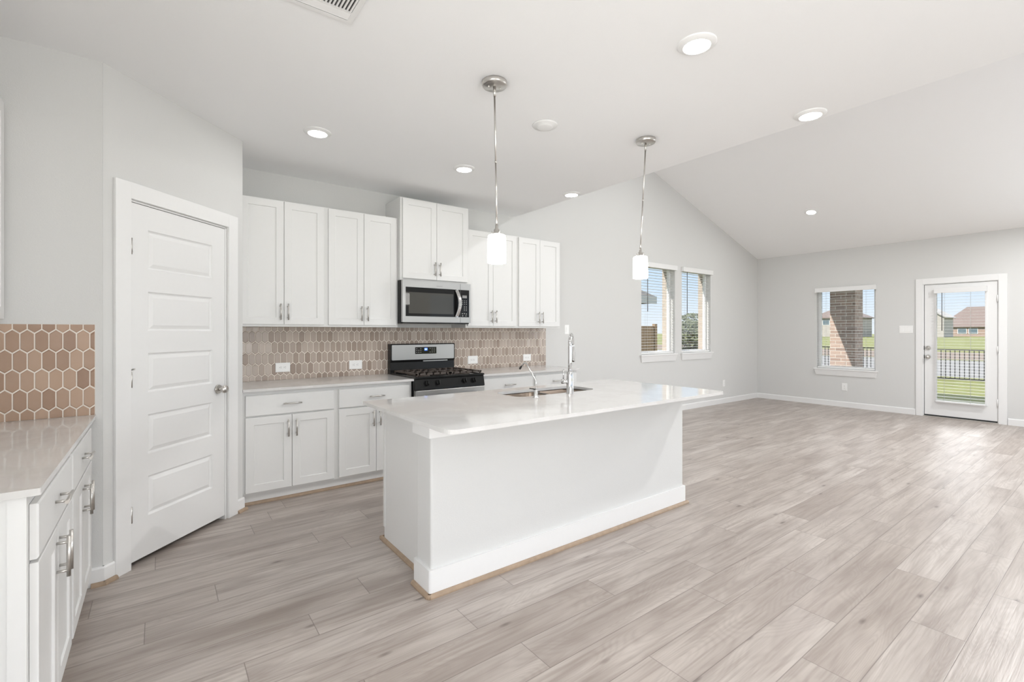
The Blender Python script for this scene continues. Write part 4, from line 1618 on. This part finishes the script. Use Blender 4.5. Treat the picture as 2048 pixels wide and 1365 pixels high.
def patio_door():
    """local: x runs towards -y world (left to right as seen), y into the wall"""
    root = empty('door_2', (XR, D2[1], 0), -PI / 2)
    struct(root, 'white glazed patio door')
    w = D2[1] - D2[0]
    zt = D2[3]
    c = MB()
    cw, ct = 0.082, 0.018
    c.box(-cw, 0.004, -ct, 0, 0, zt + cw)
    c.box(w - 0.004, w + cw, -ct, 0, 0, zt + cw)
    c.box(0.004, w - 0.004, -ct, 0, zt - 0.004, zt + cw)
    c.build('casing', M_TRIM, root, bevel=0.002)
    j = MB()
    j.box(0, 0.014, 0.0, 0.13, 0, zt)
    j.box(w - 0.014, w, 0.0, 0.13, 0, zt)
    j.box(0.014, w - 0.014, 0.0, 0.13, zt - 0.012, zt)
    j.build('jamb', M_TRIM, root)
    q = MB()
    q.box(0.0135, 0.021, 0.010, 0.030, 0.02, zt - 0.012)
    q.box(w - 0.018, w - 0.0135, 0.010, 0.030, 0.02, zt - 0.012)
    q.box(0.014, w - 0.014, 0.010, 0.030, zt - 0.016, zt - 0.0115)
    q.box(0.014, w - 0.014, 0.010, 0.030, 0.012, 0.032)
    q.build('weather_seal', M_RUBBER, root)
    t = MB().box(0.0, w, -0.012, 0.14, -0.001, 0.013)
    t.build('threshold', M_NICKEL, root, bevel=0.003)
    x0, x1, z0, z1 = 0.0205, w - 0.0175, 0.032, zt - 0.0155
    gx0, gx1, gz0, gz1 = D2[1] - 1.925, D2[1] - 1.385, 0.262, 1.935
    s = MB()
    s.prism([(x0, z0), (x1, z0), (x1, z1), (x0, z1)], 0.006, 0.050, 'y', holes=[[(gx0, gz0), (gx1, gz0), (gx1, gz1), (gx0, gz1)]])
    s.build('slab', M_DOORP, root, bevel=0.0015)
    fr = MB()
    e = 0.022
    fr.prism([(gx0 - e, gz0 - e), (gx1 + e, gz0 - e), (gx1 + e, gz1 + e), (gx0 - e, gz1 + e)], -0.006, 0.0065, 'y', holes=[[(gx0 + 0.004, gz0 + 0.004), (gx1 - 0.004, gz0 + 0.004), (gx1 - 0.004, gz1 - 0.004), (gx0 + 0.004, gz1 - 0.004)]])
    fr.build('glazing_frame', M_DOORP, root, bevel=0.003)
    MB().box(gx0, gx1, 0.026, 0.030, gz0, gz1).build('glass', M_GLASS, root)
    for nm, zz, r in (('deadbolt', 1.068, 0.030), ('knob', 0.930, 0.028)):
        k = MB()
        kx = 0.062
        k.cyl((kx, 0.006, zz), (kx, -0.006, zz), 0.033, 0.031, n=24)
        if nm == 'deadbolt':
            k.cyl((kx, -0.005, zz), (kx, -0.014, zz), 0.024, 0.020, n=24)
            k.tube([(kx - 0.016, -0.020, zz - 0.004), (kx + 0.016, -0.020, zz + 0.004)], 0.0055, 8)
        else:
            tt = MB().lathe((0, 0, 0), [(0.011, 0.0), (0.011, 0.024), (0.022, 0.032), (0.0275, 0.044), (0.026, 0.054), (0.018, 0.060), (0.0, 0.061)], 24)
            tt.xform(Matrix.Translation((kx, 0.0, zz)) @ Matrix.Rotation(PI / 2, 4, 'X'))
            k.add(tt.v, tt.f, 0, True)
        k.build(nm, M_NICKEL, root)
        MB().box(0.0125, 0.022, 0.000, 0.012, zz - 0.030, zz + 0.030).build('strike_plate', M_RUBBER, root)
    for z in (0.30, 1.06, 1.80):
        hg = MB().cyl((w - 0.014, -0.006, z - 0.05), (w - 0.014, -0.006, z + 0.05), 0.008, n=10)
        hg.box(w - 0.022, w - 0.010, -0.004, 0.006, z - 0.05, z + 0.05)
        hg.build('hinge', M_TRIM, root)
    return root


patio_door()
b = blind((XR + 0.006, 1.935, 0.236), -PI / 2, 0.560, 1.73, 'white blind mounted on the glazed patio door', wand=True, wand_x=0.085, wand_len=0.58, valproj=0.062,
          face=-0.001, depth=(-0.052, -0.014), ladders=(0.19, 0.71), vx=0.012, pitch=0.0445)
for c in b.children:
    if c.name.startswith('wand'):
        c.location = (0, -0.052, 0)

# ------------------------------------------------------------------ outside
ZG = -0.15
o = MB().box(-60, 330, -160, 220, ZG - 0.5, ZG).build('lawn', M_LAWN)
struct(o, 'sunlit lawn outside')
o = MB().box(20.6, 32.5, -160, 220, ZG, ZG + 0.012).build('path', M_ROAD)
struct(o, 'pale gravel path beyond the fence')
o = MB().box(33.5, 45.0, -160, 220, ZG, ZG + 0.012).build('ground_soil', M_DIRT)
struct(o, 'strip of bare soil beyond the path')
o = MB().box(XR + TW, 12.35, -2.5, 4.75, ZG - 0.05, -0.03).build('patio_slab', M_CONC)
struct(o)
o = MB().box(-2.0, XR + 1, -9.0, YF - TW, ZG - 0.05, -0.03).build('bounce_slab', M_CONC)  # unseen slab, added to bounce sunlight up through the rear openings
struct(o)
# porch roof over the patio: its left edge throws the slanting shade on the column
o = MB().prism([(XR + TW, 2.76), (12.40, 2.70), (12.40, 2.92), (XR + TW, 3.02)], -2.5, 4.49, 'y').build('porch_roof', M_GRIND)
struct(o)

o = empty('brick_column', (12.03, 3.901, ZG))
tag(o, 'square brick porch column outside the far window, half in sun', 'column')
c = MB().box(-0.23, 0.23, -0.233, 0.233, 0.0, 2.86)
c.build('shaft', M_BRICK, o)
MB().box(-0.25, 0.25, -0.25, 0.25, -0.05, 0.12).build('plinth', M_CONC, o)


def picket_fence():
    root = empty('metal_fence', (19.3, 3.3, ZG))
    tag(root, 'black metal picket fence across the back lawn', 'fence')
    y0, y1 = -3.0, 7.0
    zt = 0.92
    r = MB()
    for z in (zt, 0.045):
        r.box(-0.018, 0.018, y0 - 3.3, y1 - 3.3, z - 0.018, z + 0.018)
    r.build('rail', M_IRONF, root)
    ys = 0
    y = y0
    pk = None
    n = 0
    while y <= y1 and n < 96:
        if pk is None:
            pk = MB().box(-0.009, 0.009, -0.009, 0.009, 0.04, zt - 0.01).build('picket', M_IRONF, root)
            o_ = pk
        else:
            o_ = pk.copy()
            COL.objects.link(o_)
        o_.location = (0, y - 3.3, 0)
        y += 0.1055
        n += 1
    for yy in (-3.05, -0.6, 1.85, 4.55, 7.05):
        MB().box(-0.03, 0.03, yy - 3.33, yy - 3.27, 0.0, zt + 0.05).build('post', M_IRONF, root)


picket_fence()


def house(loc, rz, w, d, hw, hr, wall_m, roof_m, label, wins=(), hip=True, ov=0.5, gable=False, dormer=None):
    root = empty('house', loc, rz)
    tag(root, label, 'house', 'houses beyond the back lawn')
    MB().box(-w / 2, w / 2, 0, d, 0, hw).build('wall', wall_m, root)
    r = MB()
    if hip:
        k = min(w, d) * 0.42
        a = [(-w / 2 - ov, -ov, hw), (w / 2 + ov, -ov, hw), (w / 2 + ov, d + ov, hw), (-w / 2 - ov, d + ov, hw)]
        t = [(-w / 2 + k, d / 2 - 0.2, hw + hr), (w / 2 - k, d / 2 - 0.2, hw + hr), (w / 2 - k, d / 2 + 0.2, hw + hr), (-w / 2 + k, d / 2 + 0.2, hw + hr)]
        r.rings([[(p[0], p[1], p[2] - 0.25) for p in a], a, t])
    else:
        r.prism([(-w / 2 - ov, hw - 0.2), (0, hw + hr), (w / 2 + ov, hw - 0.2), (w / 2 + ov, hw), (0, hw + hr + 0.3), (-w / 2 - ov, hw)][:6], -ov, d + ov, 'y')
    r.build('roof', roof_m, root)
    if gable and not hip:
        MB().prism([(-w / 2, hw), (w / 2, hw), (0, hw + hr)], 0.0, 0.1, 'y').build('gable_wall', wall_m, root)
    for (x, z, ww, hh) in wins:
        o_ = MB().box(x - ww / 2 - 0.1, x + ww / 2 + 0.1, -0.06, 0, z - 0.1, z + hh + 0.1).build('window_frame', M_VINYL, root)
        MB().box(x - ww / 2, x + ww / 2, -0.08, -0.05, z, z + hh).build('pane', M_FGLASS, o_)
    return root


# houses face the camera side (-x): rotate so that local -y looks towards -x
RZ = -PI / 2
house((192, 30.0, ZG), RZ, 15.0, 12.0, 3.0, 6.0, M_FBRICK, M_ROOF, 'far house with big brown hip roof seen through the patio door', wins=((-2.6, 0.9, 1.8, 1.5), (-0.2, 0.9, 1.8, 1.5), (4.0, 0.2, 3.0, 2.4)), dormer=None)
house((160, 34.6, ZG), RZ, 8.0, 10.0, 5.2, 2.8, M_SIDING, M_SIDING, 'pale gabled house left of the brown hip roof, seen through patio door', wins=((-1.5, 1.0, 1.2, 1.4),), hip=False, gable=True)
house((150, 51.5, ZG), RZ, 11.0, 11.0, 5.4, 3.0, M_SIDING, M_ROOF, 'two-storey house seen through the far window right of the column', wins=((-2.0, 3.4, 1.6, 1.3), (1.6, 3.4, 1.6, 1.3), (0.5, 0.7, 2.0, 1.4)))
house((125, 56.8, ZG), RZ, 9.0, 10.0, 5.6, 2.6, M_SIDING, M_ROOF, 'pale house seen left of the brick column through the far window', wins=((1.6, 3.0, 1.4, 1.5), (-1.5, 3.0, 1.4, 1.5)))

# neighbour behind the gable windows
nb = empty('neighbour_house', (11.0, 12.0, ZG))
tag(nb, 'neighbouring house corner with dark roof eave behind the left gable window', 'house')
MB().box(-9.0, 4.55, 0.5, 8.5, 0, 2.62).build('wall', M_SIDING, nb)
MB().prism([(-0.1, 2.62), (-0.1, 2.90), (4.5, 4.9), (9.1, 2.90), (9.1, 2.62)], -9.6, 5.2, 'x').build('roof', M_DARKROOF, nb)
MB().box(-9.6, 5.22, -0.13, -0.08, 2.60, 2.90).build('fascia', M_GRIND, nb)
o_ = MB().box(2.8, 4.0, 0.44, 0.5, 0.95, 2.35).build('window_frame', M_VINYL, nb)
MB().box(2.9, 3.9, 0.42, 0.45, 1.05, 2.25).build('pane', M_FGLASS, o_)

wf = empty('wood_fence', (8.0, 8.0, ZG))
tag(wf, 'brown timber privacy fence outside the left gable window', 'fence')
m = MB()
for k in range(58):
    x = -3.2 + k * 0.105
    m.box(x, x + 0.098, -0.010, 0.010, 0.02, 1.62)
m.build('boards', M_CEDAR, wf)
for z in (0.35, 0.95, 1.5):
    MB().box(-3.2, 2.9, 0.012, 0.050, z - 0.045, z + 0.045).build('rail', M_CEDAR, wf)
for x in (-3.1, -0.7, 1.6, 2.86):
    MB().box(x - 0.05, x + 0.05, -0.03, 0.06, 0, 1.68).build('post', M_CEDAR, wf)


def tree(x, y, h, r, label, n=900, seed=0, squat=False):
    rnd = random.Random(seed)
    root = empty('tree', (x, y, ZG))
    tag(root, label, 'tree', 'trees outside the gable windows')
    t = MB().tube([(0, 0, 0), (0.05, 0.02, h * 0.3), (0.0, 0.05, h * 0.6), (0.05, 0, h * 0.85)], [0.12, 0.09, 0.06, 0.02], 8)
    for k in range(6):
        a = k * 1.05
        z = h * (0.35 + 0.07 * k)
        t.tube([(0.02, 0.02, z), (r * 0.4 * math.cos(a), r * 0.4 * math.sin(a), z + h * 0.12), (r * 0.75 * math.cos(a), r * 0.75 * math.sin(a), z + h * 0.2)], [0.05, 0.03, 0.012], 6)
    t.build('trunk', M_BARK, root)
    f = MB()
    for k in range(n):
        a = rnd.uniform(0, 2 * PI)
        cz = rnd.uniform(-1, 1)
        q = math.sqrt(max(0, 1 - cz * cz)) * rnd.uniform(0.45, 1) ** 0.5
        p = Vector((r * q * math.cos(a), r * q * math.sin(a), h * (0.62 if not squat else 0.52) + cz * h * (0.38 if not squat else 0.46)))
        s = rnd.uniform(0.06, 0.15)
        u = Vector((rnd.gauss(0, 1), rnd.gauss(0, 1), rnd.gauss(0, 0.6))).normalized()
        v = u.orthogonal().normalized()
        f.add([p - u * s, p + v * s * 0.55, p + u * s, p - v * s * 0.55], [(0, 1, 2, 3)])
    f.build('foliage', M_LEAF, root, weld=False)
    return root


tree(20.3, 12.9, 1.95, 1.15, 'grey-green bushy tree behind the right gable window', 1400, 1)
tree(24.8, 15.6, 2.5, 1.5, 'taller tree farther back behind the right gable window', 1400, 2)
tree(18.6, 16.0, 1.9, 1.2, 'low shrub-like tree between the neighbour and the bushy tree', 1000, 3, True)
